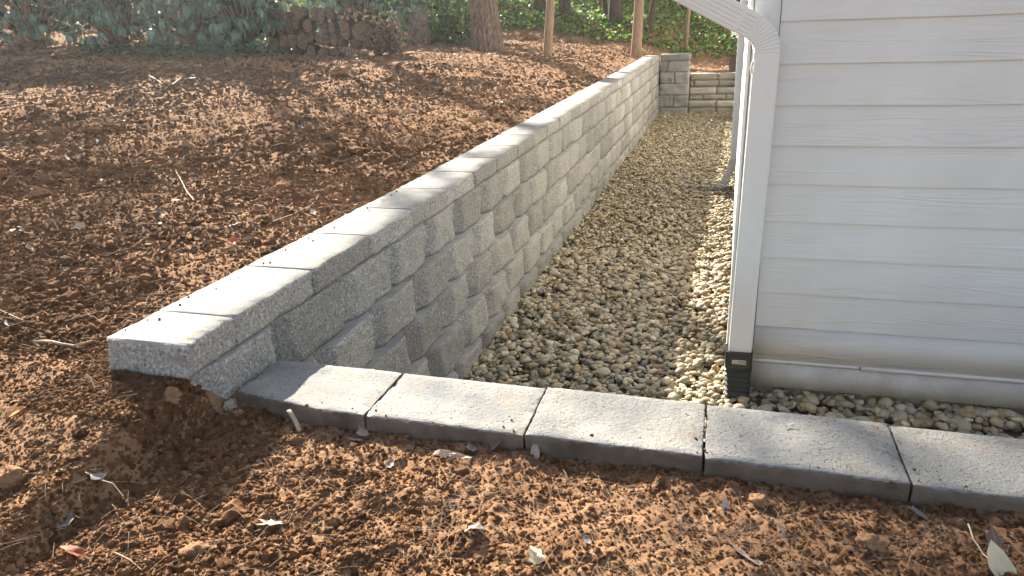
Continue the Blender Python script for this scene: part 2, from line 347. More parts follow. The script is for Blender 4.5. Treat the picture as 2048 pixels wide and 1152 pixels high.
def clods():
    A = [[], [], [], []]
    def batch(n, xr, yr, s0, s1, keep=.25, pw=2.2):
        x = xr[0]+(xr[1]-xr[0])*RS.rand(n); y = yr[0]*(yr[1]/yr[0])**RS.rand(n)
        k = (inwell(x, y) < .01) & ~((x > xtop(y)-.275) & (x < xtop(y)+.08) & (y > 1.60)) & ~((x > -1.42) & (y > 1.65)) & ~((y > 15.9) & (x > -1.4) & (y < 17.1)) & (x > -1.15*y-1.6)
        k &= (vn(x*2.2+40, y*2.2+3)+.5)*1.2+keep > RS.rand(n)
        x, y = x[k], y[k]; m = len(x); r = s0*(s1/s0)**(RS.rand(m)**pw)*(.62+.9*(vn(x*1.7+9, y*1.7+60)+.5))
        A[0].append(np.stack([x, y, tz(x, y)-r*.12], 1)); A[1].append(RS.rand(m, 3)*6.3); A[2].append(r[:, None]*(.6+.7*RS.rand(m, 3)))
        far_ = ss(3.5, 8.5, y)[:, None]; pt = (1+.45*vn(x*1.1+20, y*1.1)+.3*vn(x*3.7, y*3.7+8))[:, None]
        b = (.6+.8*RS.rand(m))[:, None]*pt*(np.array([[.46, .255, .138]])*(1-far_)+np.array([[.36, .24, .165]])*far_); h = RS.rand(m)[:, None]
        b = np.where(h > .93, b*np.array([[1.3, 1.6, 1.8]]), b); b = np.where(h < .12, b*np.array([[.55, .58, .62]]), b); A[3].append(b)
    batch(70000, (-3.0, 1.4), (.80, 1.75), .0022, .0075, .5)
    batch(700, (-3.0, 1.4), (.80, 1.75), .007, .019)
    batch(9000, (-1.80, -1.15), (1.34, 1.66), .003, .010, 1.)
    batch(60000, (-4.6, -1.6), (1.6, 4.0), .0035, .0105, .5)
    batch(1100, (-4.6, -1.6), (1.6, 4.5), .012, .030)
    batch(70000, (-9.5, -1.6), (3.2, 8.5), .0055, .015, .5)
    batch(1600, (-9.5, -1.6), (3.2, 10), .018, .042)
    batch(60000, (-14, 1.), (7, 21), .009, .022, .4)
    c = [np.concatenate(q) for q in A]; instancer('soil_clods', *c, M['clod'], 'loose reddish brown clods strewn over the bare soil'); print('clods', len(c[0]))
clods()

# ------------------------------------------------------------------ gravel
bv, bf = box(-1.6, 3.0, 1.80, 16.2, -1.95, -1.835); obj('gravel_bed', bv, bf, M['bed'], kind='structure')
def gravel():
    parts = []; cols = []
    pal = np.array([(.46, .37, .22), (.37, .32, .21), (.54, .44, .28), (.26, .21, .13), (.42, .38, .28), (.60, .52, .37), (.40, .27, .15), (.50, .43, .30), (.30, .27, .20)])
    cell = .012; W = int(4.6/cell); H = int(14.4/cell); hf = np.full((W, H), -1.835)
    def lay(n, x0, x1, y0, y1, I, smin, smax):
        y = y0+(y1-y0)*RS.rand(n); x = x0+(x1+(.018*(y-3.5) if x1 < .2 else 0)-x0)*RS.rand(n)
        L = smin+(smax-smin)*RS.rand(n)**2.2; a = L/2; b = a*(.6+.3*RS.rand(n)); c = a*(.34+.26*RS.rand(n)); z = np.zeros(n)
        for i in range(n):
            k = max(1, int(b[i]*.8/cell)); p = int((x[i]+1.6)/cell); q = int((y[i]-1.8)/cell)
            s = hf[max(0, p-k):p+k+1, max(0, q-k):q+k+1]
            if s.size == 0: z[i] = -1.83; continue
            h = .5*s.mean()+.5*s.max(); z[i] = min(h+c[i]*.35, -1.792+.012*rnd.random()-c[i]*.3)
            s[:] = np.maximum(s, z[i]+c[i]*.75)
        v, f = scatter(I[0], I[1], np.stack([x, y, z], 1), rots(n, tilt=.28), np.stack([a, b, c], 1), .16)
        col = pal[RS.randint(len(pal), size=n)]*(.75+.45*RS.rand(n, 1)); parts.append((v, f)); cols.append(np.repeat(col, len(I[0]), 0))
    I0, I1 = ico(0), ico(1)
    lay(2300, .1, 2.2, 2.9, 3.75, I1, .032, .090)
    lay(9000, -1.3, .12, 3.1, 6.0, I1, .022, .072)
    lay(1800, -1.36, 2.2, 1.9, 3.1, I0, .03, .075)
    lay(24000, -1.3, .12, 6.0, 15.98, I0, .026, .062)
    v, f = joinm(parts); c = np.concatenate(cols)
    obj('river_gravel', v, f, M['stone'], smooth=True, cols=c, kind='stuff', label='rounded tan and grey river pebbles filling the sunken strip')
    print('gravel tris', len(f))
gravel()

# ------------------------------------------------------------------ retaining wall
WALL = thing('retaining_wall', 'long grey split-face block retaining wall with flat capstones beside the gravel strip', 'wall', (-1.45, 1.6, -1.9))
WO = (-1.45, 1.6, -1.9)
def facex(y, k):            # k = 0 cap, 1.. courses
    t = np.clip((y-4)/9, 0, 1); near = [0, .012, .042, .072, .102, .132, .16][k]; far = [0, .006, .014, .022, .030, .038, .046][k]
    return xtop(y)+near*(1-t)+far*t
def zc(y, k): return ztop(y)-(g(y)*(.1+.2*(k-1)) if k > 0 else 0)
def wall_block(y0, y1, k, name, seed, lod):
    n = {0: (1, 34, 16), 1: (1, 18, 9), 2: (1, 8, 5)}[lod]
    if k == 0: n = {0: (4, 34, 9), 1: (3, 16, 5), 2: (1, 8, 3)}[lod]
    V, F = boxsurf(*n); u, v, w_ = V[:, 1].copy(), V[:, 0], V[:, 2]
    uu = (u-.5)*2; u = .5+.5*np.sign(uu)*(1-(1-np.abs(uu))**1.35); r = random.Random(seed); gap = .0036
    y = y0+gap+(y1-y0-2*gap)*u
    zt = zc(y, k); zb = zc(y, k+1)+.003
    z = zb+(zt-zb-.0)*w_
    x1 = facex(y, k); depth = .28 if k == 0 else .26
    x0 = xtop(y)-(.275 if k == 0 else .24)
    x = x0+(x1-x0)*v
    P = np.stack([x, y, z], 1); fr = v > .99
    a = r.uniform(.13, .30); b = r.uniform(.05, .14); dep = r.uniform(.048, .075); sk_ = r.uniform(-.3, .3); proud = r.uniform(-.006, .008)
    if k == 0: a *= .12; b *= .15; dep = .008
    ua_ = np.clip(u+sk_*(w_-.5)*.3, 0, 1)
    prof = -dep*np.clip(1-ua_/a, 0, 1)-dep*.8*np.clip(1-(1-ua_)/b, 0, 1)
    prof -= .006*(w_ > .99)+.006*(w_ < .01)
    if lod == 0 and r.random() < .55: prof -= .018*np.clip(1-(u-.35-.5*r.random()+.2*w_)/.12, -.0, 1)*(u > .3)*0
    amp = 1. if k else .8
    nse = amp*(np.round(n3(P, 6, seed*.37)*5)/5*.012+n3(P, 9, seed*.37)*.012+n3(P, 26, seed)*.006+n3(P, 80, seed+3)*.005)+(proud if k else 0)
    P[:, 0] += np.where(fr, prof+nse, 0)
    if k == 0:                                     # capstone: nearly flat top, crumbly arrises
        top = w_ > .99; e = fr & top
        P[:, 2] += np.where(top, n3(P, 40, seed)*.0012, 0)-np.where(e, .001+np.abs(n3(P, 60, seed))*.005, 0)
        sd = ((u < .01) | (u > .99)) & top; P[:, 2] -= np.where(sd, .002+np.abs(n3(P, 80, 2))*.003, 0)
        bk = (v < .01); P[:, 0] += np.where(bk, n3(P, 30, seed)*.008, 0)
        if name == 'end':
            en = u < .01; P[:, 1] += np.where(en, n3(P, 25, 4)*.014+n3(P, 70, 4)*.006-.015*(1-w_)+.0, 0)
            P[:, 2] -= np.where(en & top, .006, 0)
    # top face of capstones is smooth concrete, split faces are rough
    nf = V[F].mean(1); mi = np.where((nf[:, 2] > .999), 0, 1) if k == 0 else np.where(nf[:, 2] > .999, 0, 1)
    # build relative to parent
    o = obj('capstone' if k == 0 else 'block', P, F, [M['cap'], M['face']], WALL, smooth=False, mi=mi, off=WO)
    return o
def layout(y0, step, yend, first=None):
    out = [y0]; 
    if first: out.append(first)
    while out[-1] < yend-.15:
        out.append(out[-1]+step*float(g(out[-1])))
    out[-1] = yend; return out
YEND = 15.99; sd = 10
caps = layout(1.555, .468, YEND, 1.775)
for a, b in zip(caps[:-1], caps[1:]):
    wall_block(a, b, 0, 'end' if a < 1.6 else '', sd, 0 if a < 4 else (1 if a < 8.5 else 2)); sd += 1
for k in range(1, 6):
    js = layout(1.575, .45, YEND, 1.97 if k % 2 else 1.75)
    if k > 1: js = layout(1.9, .45, YEND, 2.42 if k % 2 else 2.17)
    for a, b in zip(js[:-1], js[1:]):
        wall_block(a, b, k, '', sd, 0 if a < 4 else (1 if a < 8.5 else 2)); sd += 1
bv, bf = box(-1.60, -1.50, 1.65, 15.9, -1.95, -.93); obj('backfill', bv, bf, M['edge'], WALL, off=WO)

# ------------------------------------------------------------------ low cross wall in front
CO = (-1.36, 1.74, -1.9)
CURB = thing('low_retaining_wall', 'row of broad concrete capstones crossing the foreground in front of the gravel', 'wall', CO)
def curb():
    ed = [-1.355, -.905, -.447, .006, .462, .925, 1.38, 1.84]
    for i in range(7):
        a, b = ed[i], ed[i+1]; V, F = boxsurf(36, 22, 6); u, v, w_ = V.T.copy(); u[(u > .001) & (u < 1/36+.001)] = .008; u[(u < .999) & (u > 1-1/36-.001)] = .992; v[(v > .001) & (v < 1/22+.001)] = .016; v[(v < .999) & (v > 1-1/22-.001)] = .984; V = np.stack([u, v, w_], 1)
        sl = -.026*(((a+b)/2)-.0)                  # the row is not perfectly square to the wall
        yf = 1.604-.027*((a+(b-a)*u)+.45)/.9*.55; yb = 1.875-.024*((a+(b-a)*u)+.45)/.9*.6
        if i == 0: yf = yf+.05*np.clip(1-u*1.5, 0, 1)
        P = np.stack([a+.003+(b-a-.006)*u, yf+(yb-yf)*v, -1.098+.1*w_+.0], 1)
        if i == 0: P[:, 2] += 0
        P[:, 2] += {0: .001, 1: .0, 2: .004, 3: .001, 4: -.002}.get(i, 0)
        top = w_ > .99; sd_ = (u < .01) | (u > .99); fb = (v < .01) | (v > .99)
        P[:, 1] += np.where((v < .01), n3(P, 45, i)*.0025+(1-w_)*.004, 0)+np.where(v > .99, n3(P, 40, i)*.004, 0)
        P[:, 2] -= np.where(top & (sd_ | fb), .0015+np.abs(n3(P, 110, i))*.010, 0)
        P[:, 0] += np.where(sd_, n3(P, 90, i)*.002, 0)
        P[:, 2] += np.where(top, n3(P, 30, i)*.001+n3(P, 6, i)*.002, 0)
        nf = V[F].mean(1); mi = np.where(nf[:, 2] > .999, 0, 1)
        obj('capstone', P, F, [M['slab'], M['edge']], CURB, mi=mi, off=CO)
    for k in range(4):
        x = -1.37 if k % 2 else -1.15
        while x < 1.8:
            P, F = box(x+.002, x+.445, 1.66, 1.862-.0+.0*k, -1.302-.2*k, -1.105-.2*k, (10, 1, 5)); m = P[:, 1] > 1.8; P[:, 1] += np.where(m, n3(P, 20, k+x)*.014, 0)
            obj('block', P, F, M['face'], CURB, off=CO); x += .45
curb()

# ------------------------------------------------------------------ pillar and steps at the far end
PO = (-.97, 16.2, -1.85)
PIL = thing('block_pillar', 'squat grey block pillar where the long wall ends at the steps', 'pillar', PO)
def rblock(x0, x1, y0, y1, z0, z1, name, par, off, m=None, cap=False, n=(12, 2, 7), seed=0):
    V, F = boxsurf(*n); P = np.array([x0, y0, z0])+V*np.array([x1-x0, y1-y0, z1-z0])
    c = V-.5; f = V[:, 1] < .01; e = (np.abs(c) > .499).sum(1) >= 2
    P[:, 1] += np.where(f, n3(P, 12, seed)*.03+n3(P, 40, seed)*.012+np.where(e, .012, 0), 0)
    s = (V[:, 0] < .01) | (V[:, 0] > .99); P[:, 0] += np.where(s & ~f, n3(P, 30, seed)*.012, 0)
    nf = V[F].mean(1); mi = np.where(nf[:, 2] > .999, 0, 1)
    return obj(name, P, F, [M['cap'], m or M['face']], par, mi=mi, off=off)
xa, xb = -1.285, -.70
lv = [-.755, -.985, -1.215, -1.447, -1.695, -1.86]
rblock(xa+.01, xb+.012, 15.97, 16.62, -.755+.004, -.632, 'capstone', PIL, PO, seed=91)
for i, cuts in enumerate([[xa, -1.13, xb], [xa, -.985, xb], [xa, xb+.004], [xa, -.995, xb+.008], [xa, xb+.01]]):
    for j in range(len(cuts)-1):
        rblock(cuts[j]+.004, cuts[j+1]-.004, 16.0-.004*i, 16.58, lv[i+1]+.004, lv[i], 'block', PIL, PO, seed=100+i*5+j)
SO = (-.2, 16.5, -1.85)
STEPS = thing('block_steps', 'three pale concrete block steps between the pillar and the white house', 'steps', SO)
yy = 16.02
for s_ in range(3):
    z_lo, z_hi = [(-1.85, -1.575), (-1.575, -1.335), (-1.335, -1.075)][s_]; y0 = yy+.34*s_
    zm = z_hi-.125
    cuts = [[-.688, -.13, .45], [-.69, -.14, .45], [-.692, -.125, .45]][s_]
    for j in range(2): rblock(cuts[j]+.004, cuts[j+1]-.004, y0, y0+.40, zm+.003, z_hi, 'capstone', STEPS, SO, m=M['tanface'], seed=150+s_*3+j, n=(12, 1, 4))
    cuts = [[-.688, -.13, .45], [-.69, -.40, .06, .45], [-.692, -.62, -.10, .45]][s_]
    for j in range(len(cuts)-1): rblock(cuts[j]+.006, cuts[j+1]-.006, y0+.02, y0+.38, z_lo+.002, zm-.004, 'block', STEPS, SO, m=M['tanface'], seed=170+s_*3+j, n=(12, 1, 4))

# ------------------------------------------------------------------ house
HX, HY = .115, 3.576
HO = (HX, HY, -1.8)
HOUSE = thing('white_house', 'corner of a house clad in white wood-grain lap siding', 'house', HO)
# front boards: one shared wedge, tilted like lap siding
def wedge(L, axis_, z0=0, h=.1775, lap=.03, out=.017, th=.012):
    n = 24
    V = []; F = []
    for i in range(n+1):
        s = L*i/n; wv = .0012*math.sin(i*1.1)+.0008*math.sin(i*2.3)
        for (o, z) in ((out, wv), (0.002, h+lap), (-th+.002, h+lap), (out-th, wv)):
            V.append((s, -o, z) if axis_ == 'x' else (-o, s, z))
    for i in range(n):
        a = i*4; b = a+4
        for k in range(4): F.append((a+k, b+k, b+(k+1) % 4, a+(k+1) % 4) if axis_ == 'x' else (a+k, a+(k+1) % 4, b+(k+1) % 4, b+k))
    F += [(0, 1, 2, 3), tuple(n*4+k for k in (3, 2, 1, 0))]
    return V, F
XE = .222
v, f = wedge(3.6, 'x'); wf = meshdata('board', v, f, M['siding']); v, f = wedge(18.5, 'y'); ws = meshdata('side_board', v, f, M['siding'])
zs = -.016-.1775*9
zrow = [-1.603+.1775*i for i in range(0, 24)]
zrow = [-.016-.1775*(8-i) for i in range(24)]; 
for i, z in enumerate(zrow):
    b_ = link('siding_board', wf, HOUSE, loc=(XE-HX, -.0, z+1.8)); b_['kind'] = None; del b_['kind']
    link('siding_board', ws, HOUSE, loc=(0, .10, z+1.8), rot=(0, 0, -.0172))
v, f = box(XE, 3.82, HY-.0125, HY-.002, -1.62, -1.432, (8, 1, 1)); obj('siding_board', v, f, M['siding'], HOUSE, off=HO)
v, f = joinm([box(XE-.004, 1.02-.3, HY-.017, HY-.003, -1.634, -1.616, (10, 1, 1), .002), box(.725, 3.8, HY-.019, HY-.003, -1.637, -1.617, (10, 1, 1), .002)])
obj('drip_trim', v, f, M['trim'], HOUSE, off=HO)
v, f = box(XE-.01, 3.8, HY-.014, HY+.01, -1.768, -1.636, (20, 1, 2), .002); obj('skirt_board', v, f, M['skirt'], HOUSE, off=HO)
v, f = box(HX+.02, 3.8, HY+.02, HY+.06, -1.95, 2.6); obj('wall_core', v, f, M['trim'], HOUSE, off=HO)
v, f = box(.02, .06, .06, 18.4, -.15, 4.4); obj('side_wall_core', v, f, M['trim'], HOUSE, rot=(0, 0, -.0172))
v, f = box(-.0, .019, .10, 18.4, .036, .364); obj('side_skirt_board', v, f, M['skirt'], HOUSE, rot=(0, 0, -.0172))
for (a, b, c, d) in ((HX-.006, XE-.003, HY-.024, HY+.0), (HX-.024, HX-.0065, HY-.024, HY+.10)):
    v, f = box(a, b, c, d, -1.764, 2.6, (1, 1, 30), .003); v[:, 0] += n3(v, 3, 5)*.0; obj('corner_board', v, f, M['trim'], HOUSE, off=HO)
for zz in (-.26,):
    v, f = box(.2185, .2225, HY-.028, HY-.024, -.255, -.21, (1, 1, 1)); obj('gap_mark', v, f, M['ink'], HOUSE, off=HO)

# ------------------------------------------------------------------ downspouts
def rect_pipe(path, wid, dep, side, rounds=None):
    """rectangular section swept along path; side = horizontal vector across the wide face"""
    V = []; F = []; m = len(path)
    r = .009; prof = []
    for cx_, cy_, a0 in ((wid/2-r, dep/2-r, 0), (-wid/2+r, dep/2-r, 90), (-wid/2+r, -dep/2+r, 180), (wid/2-r, -dep/2+r, 270)):
        for k in range(4):
            a = math.radians(a0+30*k); prof.append((cx_+r*math.cos(a), cy_+r*math.sin(a)))
    k = len(prof)
    for i, (p, sc_, sidev) in enumerate(path):
        p = Vector(p); q0 = Vector(path[max(i-1, 0)][0]); q1 = Vector(path[min(i+1, m-1)][0]); t = (q1-q0).normalized()
        s = Vector(sidev); s = (s-t*s.dot(t)).normalized(); u = t.cross(s)
        rf = rounds[i] if rounds else 0
        for a, b in prof:
            h_ = math.hypot(a/wid*2, b/dep*2)*1.0; a2, b2 = 1.1*a/h_, 1.1*b/h_; V.append(p+s*(a*(1-rf)+a2*rf)*sc_+u*(b*(1-rf)+b2*rf)*sc_)
    for i in range(m-1):
        for j in range(k): F.append((i*k+j, i*k+(j+1) % k, (i+1)*k+(j+1) % k, (i+1)*k+j))
    F.append(tuple(range(k))[::-1]); F.append(tuple((m-1)*k+j for j in range(k)))
    return np.array([tuple(v) for v in V]), F
def spout(x, y, ztp, zbt, wid, dep, lean, label, near):
    off = (x, y, -1.8); t = thing('downspout', label, 'downspout', off)
    side = (1, 0, 0)
    xb_, xt_ = x+lean[0], x+lean[1]
    path = [((xb_+(xt_-xb_)*i/8, y+.0012*math.sin(i*2), zbt+(ztp-zbt)*i/8), 1, side) for i in range(9)]
    v, f = rect_pipe(path, wid, dep, side); obj('pipe', v, f, M['white'], t, off=off)
    return t, off
NEAR, NO = spout(.165, 3.50, -.135, -1.57, .108, .082, (-.010, .006), 'near white downspout on the house corner ending in a black ribbed boot', True)
# corrugated elbow curving up and out to the left, then the sloping run
def elbow():
    n = 40; R_e = .125; cx_ = .171-R_e; zc_ = -.14; th1 = math.radians(62); path = []
    for i in range(n+1):
        a = th1*i/n; sc_ = 1+.035*math.sin(i/n*2*math.pi*10)-(.0)
        path.append(((cx_+R_e*math.cos(a), 3.50, zc_+R_e*math.sin(a)), sc_, (math.cos(a), 0, math.sin(a))))
    v, f = rect_pipe(path, .108, .084, None); obj('elbow', v, f, M['white'], NEAR, off=NO)
    d = Vector((-math.sin(th1), 0, math.cos(th1))); p0 = Vector(path[-1][0]); sd_ = path[-1][2]
    pts = [(tuple(p0+d*s), sc2, sd_) for s, sc2 in ((-.004, .99), (.055, .99), (.056, 1.045), (.058, 1.045), (.95, 1.045))]
    v, f = rect_pipe(pts, .108, .084, None); obj('sloping_pipe', v, f, M['white'], NEAR, off=NO)
    # pressed flutes along the wide face
    s = Vector(sd_)
    for k in (-2, -1, 0, 1, 2):
        a = p0+d*.005+s*k*.017+Vector((0, -.0425, 0)); b = p0+d*.05+s*k*.017+Vector((0, -.0425, 0))
        v, f = tube([a, b], .0034, 6); obj('flute', v, f, M['white'], NEAR, off=NO)
        a = p0+d*.07+s*k*.018+Vector((0, -.0445, 0)); b = p0+d*.9+s*k*.018+Vector((0, -.0445, 0))
        v, f = tube([a, b], .0034, 6); obj('flute', v, f, M['white'], NEAR, off=NO)
    v, f = tube([(.115, 3.452, -.225), (.110, 3.455, -.20), (.116, 3.45, -.175)], .006, 6); obj('strap_tab', v, f, M['white'], NEAR, off=NO)
elbow()
def boot(x, y, z1, z0, wid, dep, par, off, m, bend=(0, 0), ribs=12, nm='drain_boot'):
    n = 90; path = []
    for i in range(n+1):
        t = i/n; z = z0+(z1-z0)*t
        rb = 1.03+.10*max(-.7, math.sin(t*ribs*2*math.pi))*(t < .74)
        rb *= 1+.10*(1-t)**2 if t < .75 else 1.0
        path.append(((x+bend[0]*(1-t)**1.5, y+bend[1]*(1-t)**1.5, z), rb, (1, .0, 0)))
    v, f = rect_pipe(path, wid, dep, None, [min(1, max(0, (1-i/n-.22)*4)) for i in range(n+1)]); v = v+np.stack([n3(v, 22, 3)*.004, n3(v, 22, 8)*.004, n3(v, 18, 1)*.006], 1)*(1 if m is M['black'] else .6)*np.clip((z1-v[:, 2:3])/.05, 0, 1)
    obj(nm, v, f, m, par, smooth=False, off=off)
boot(.150, 3.497, -1.542, -1.87, .124, .098, NEAR, NO, M['black'], bend=(.012, -.01))
v, f = box(.120, .186, 3.4425, 3.4475, -1.602, -1.581); obj('sticker', v, f, M['label'], NEAR, off=NO)
v, f = joinm([box(.144, .184, 3.4412, 3.4422, -1.590, -1.585), box(.124, .184, 3.4412, 3.4422, -1.598, -1.596), box(.124, .136, 3.4412, 3.4422, -1.589, -1.587)]); obj('sticker_print', v, f, M['ink'], NEAR, off=NO)
FAR, FO = spout(.158, 8.6, 1.4, -1.50, .080, .10, (-.0, .0), 'sunlit far white downspout on the side of the house with a dirty corrugated boot', False)
boot(.158, 8.6, -1.47, -1.81, .088, .11, FAR, FO, M['dirtywhite'], bend=(-.13, -.04), ribs=11)

# ------------------------------------------------------------------ trees
def trunk_mesh(p0, p1, r0, r1, n=40, rows=60, ridges=.0, flare=.3, bend=(0, 0), seed=0, furrows=15):
    p0, p1 = Vector(p0), Vector(p1); V = []; F = []
    for i in range(rows+1):
        t = (i/rows)**1.6; p = p0.lerp(p1, t)+Vector((bend[0], bend[1], 0))*math.sin(t*math.pi); h = (p-p0).length
        r = r0+(r1-r0)*t; r *= 1+flare*math.exp(-h/(r0*1.6))
        for k in range(n):
            a = 2*math.pi*k/n
            root = 1+.10*math.exp(-h/(r0*1.5))*math.sin(a*5+seed)
            V.append((p.x+math.cos(a)*r*root, p.y+math.sin(a)*r*root, p.z))
    V = np.array(V)
    if ridges:
        ang = np.tile(np.arange(n)*2*np.pi/n, rows+1); zz = V[:, 2]; wob = vn(zz*2.2+seed, ang*2)*1.3+vn(zz*6+seed, ang*3)*.5
        rd = np.abs(np.sin((ang*furrows+wob*3)*.5*1.0)); rd = rd**.6-.6+vn(ang*20, zz*9)*.5
        c = np.stack([np.cos(ang), np.sin(ang), 0*ang], 1); V += c*(ridges*rd)[:, None]
    for i in range(rows):
        for k in range(n): F.append((i*n+k, i*n+(k+1) % n, (i+1)*n+(k+1) % n, (i+1)*n+k))
    return V, np.array(F)
LF = (np.array([(0, 0, 0), (.28, .30, .05), (.24, .75, -.02), (0, 1, -.08), (-.24, .75, -.02), (-.28, .30, .05), (0, .5, -.03)]), np.array([(0, 1, 6), (1, 2, 6), (2, 3, 6), (3, 4, 6), (4, 5, 6), (5, 0, 6)]))
QL = (np.array([(0, 0, 0), (.35, .45, .10), (0, 1, 0), (-.35, .45, .10)]), np.array([(0, 1, 2), (0, 2, 3)]))
def leafcloud(P, size, base, green, tilt=.9, shape=QL):
    n = len(P); s = size*(.6+.8*RS.rand(n)); v, f = scatter(shape[0], shape[1], P, rots(n, tilt=tilt), np.stack([s, s, s], 1))
    c = np.array(base)*(.55+.9*RS.rand(n, 1)); y = RS.rand(n, 1) < green[0]; c = np.where(y, np.array(green[1])*(.7+.6*RS.rand(n, 1)), c)
    return v, f, np.repeat(c, len(shape[0]), 0)
def clumps(n, cen, rad, k, cr):
    d = RS.randn(n, 3); d /= np.linalg.norm(d, axis=1)[:, None]; c = np.array(cen)+d*np.array(rad)*(RS.rand(n, 1)**.35)
    P = np.repeat(c, k, 0)+RS.randn(n*k, 3)*cr; return P, c
def tree(name, label, base, h, r, lean=(0, 0), crown=None, mt='bark', tree_leaf=('pine', .2), group=None, detail=(14, 12), ridges=0., seed=0, cat='tree', nl=(70, 40), flare=.3):
    base = Vector(base); t = thing(name, label, cat, base, group); top = base+Vector((lean[0], lean[1], h))
    v, f = trunk_mesh(base-Vector((0, 0, .15)), top, r, r*.45, detail[0], detail[1], ridges, flare, seed=seed); obj('trunk', v, f, M[mt], t, smooth=True, off=base)
    if crown:
        cen, rad = crown; cen = base+Vector(cen); P, c = clumps(nl[0], cen, rad, nl[1], tree_leaf[1]*1.6)
        br = []
        for q in c[::3]:
            q = Vector(q); zz = max(base.z+h*.35, q.z-.4*abs((q-cen).length)); s = base.lerp(top, min(1, (zz-base.z)/h)); br.append(tube([s, s.lerp(q, .5)+Vector((0, 0, .15)), q], [r*.22, r*.12, r*.05], 5, False))
        v, f = joinl(br); obj('limbs', v, f, M[mt], t, off=base)
        v, f, c_ = leafcloud(P, tree_leaf[1], (.05, .085, .035), (.15, (.09, .13, .04)), 1.6, QL)
        obj('crown', v, f, M['laurel'], t, cols=c_, off=base)
    return t
p = hit(970, 104); print('trunk at', p)
tree('large_tree', 'big deeply furrowed tree trunk rising behind the soil bank', (p.x, p.y+.25, p.z), 8.5, .25, lean=(-.75, .3), crown=((-1.2, .5, 8.2), (2.6, 2.6, 2.3)), detail=(150, 130), ridges=.034, seed=2, tree_leaf=('pine', .22), nl=(60, 40))
for (bx, by, tx, ty, r, lab, lb) in ((1093, 112, 1112, -15, .085, 'thin leaning tan sapling between the big trunk and the wall', 0), (1271, 113, 1281, -20, .085, 'straight tan sapling just beyond the far end of the wall cap', 0), (1371, 102, 1378, -10, .06, 'slender grey sapling behind the block pillar', 0)):
    p = hit(bx, by); d = (p.y*ra.y+p.x*ra.x+p.z*ra.z); dep = p.dot(fw); hgt = (by-ty)/1466.67*dep; ln = (tx-bx)/1466.67*dep
    sc_ = 5/hgt
    r = {1093: 9, 1271: 10.5, 1371: 3.6}[bx]/1466.67*dep
    tree('sapling', lab, p, 5, r, lean=(ln*sc_*.6, 0), crown=((ln*sc_*.6, 0, 5.2), (1.1, 1.1, 1.3)), mt='sapbark', detail=(24, 60), ridges=.007, seed=bx, tree_leaf=('x', .12), group=None, nl=(24, 30), flare=.15)
# dark trunks among the ivy
for i, (bx, by, r, lab) in enumerate(((1228, 48, .17, 'dark tree trunk standing in the ivy left of the straight sapling'), (1131, 34, .16, 'dark tree trunk in the ivy just right of the leaning sapling'), (1295, 62, .08, 'thin dark crooked stem in the ivy right of the straight sapling'), (1215, 40, .07, 'thin dark stem leaning beside a thicker trunk in the ivy'))):
    p = hit(bx, by); tree('dark_tree', lab, p, 7, r, lean=((.3, -.2, 1.2, -.9)[i], 0), crown=((0, 0, 7), (2, 2, 1.6)), mt='darkbark', detail=(14, 12), nl=(26, 34), tree_leaf=('x', .2))
# stump
p = hit(838, 86); SP = (p.x, p.y+.12, p.z); ST = thing('tree_stump', 'weathered sawn tree stump with jagged pale top beside the woodpile', 'stump', SP)
dep = Vector(SP).dot(fw); sH = 60/1466.67*dep; sR = 17.5/1466.67*dep
v, f = trunk_mesh((SP[0], SP[1], SP[2]-.06), (SP[0]-.02, SP[1], SP[2]+sH), sR, sR, 72, 24, .012, .28, seed=5, furrows=11)
n = 72; tp = slice(len(v)-n, len(v)); v[tp, 2] += .03*np.sign(n3(v[tp], 9, 2))*np.abs(n3(v[tp], 9, 2))**.5+.012*n3(v[tp], 40, 2); c_ = np.array([(SP[0]-.02, SP[1], SP[2]+sH-.035)])
obj('bark', v, f, M['bark'], ST, off=SP)
v2 = np.concatenate([v[tp]*np.array([1, 1, 1]), c_]); v2[:-1, :2] = c_[0, :2]+(v2[:-1, :2]-c_[0, :2])*.985; obj('sawn_top', v2, [(k, (k+1) % n, n) for k in range(n)], M['leaf_cream'], ST, off=SP)

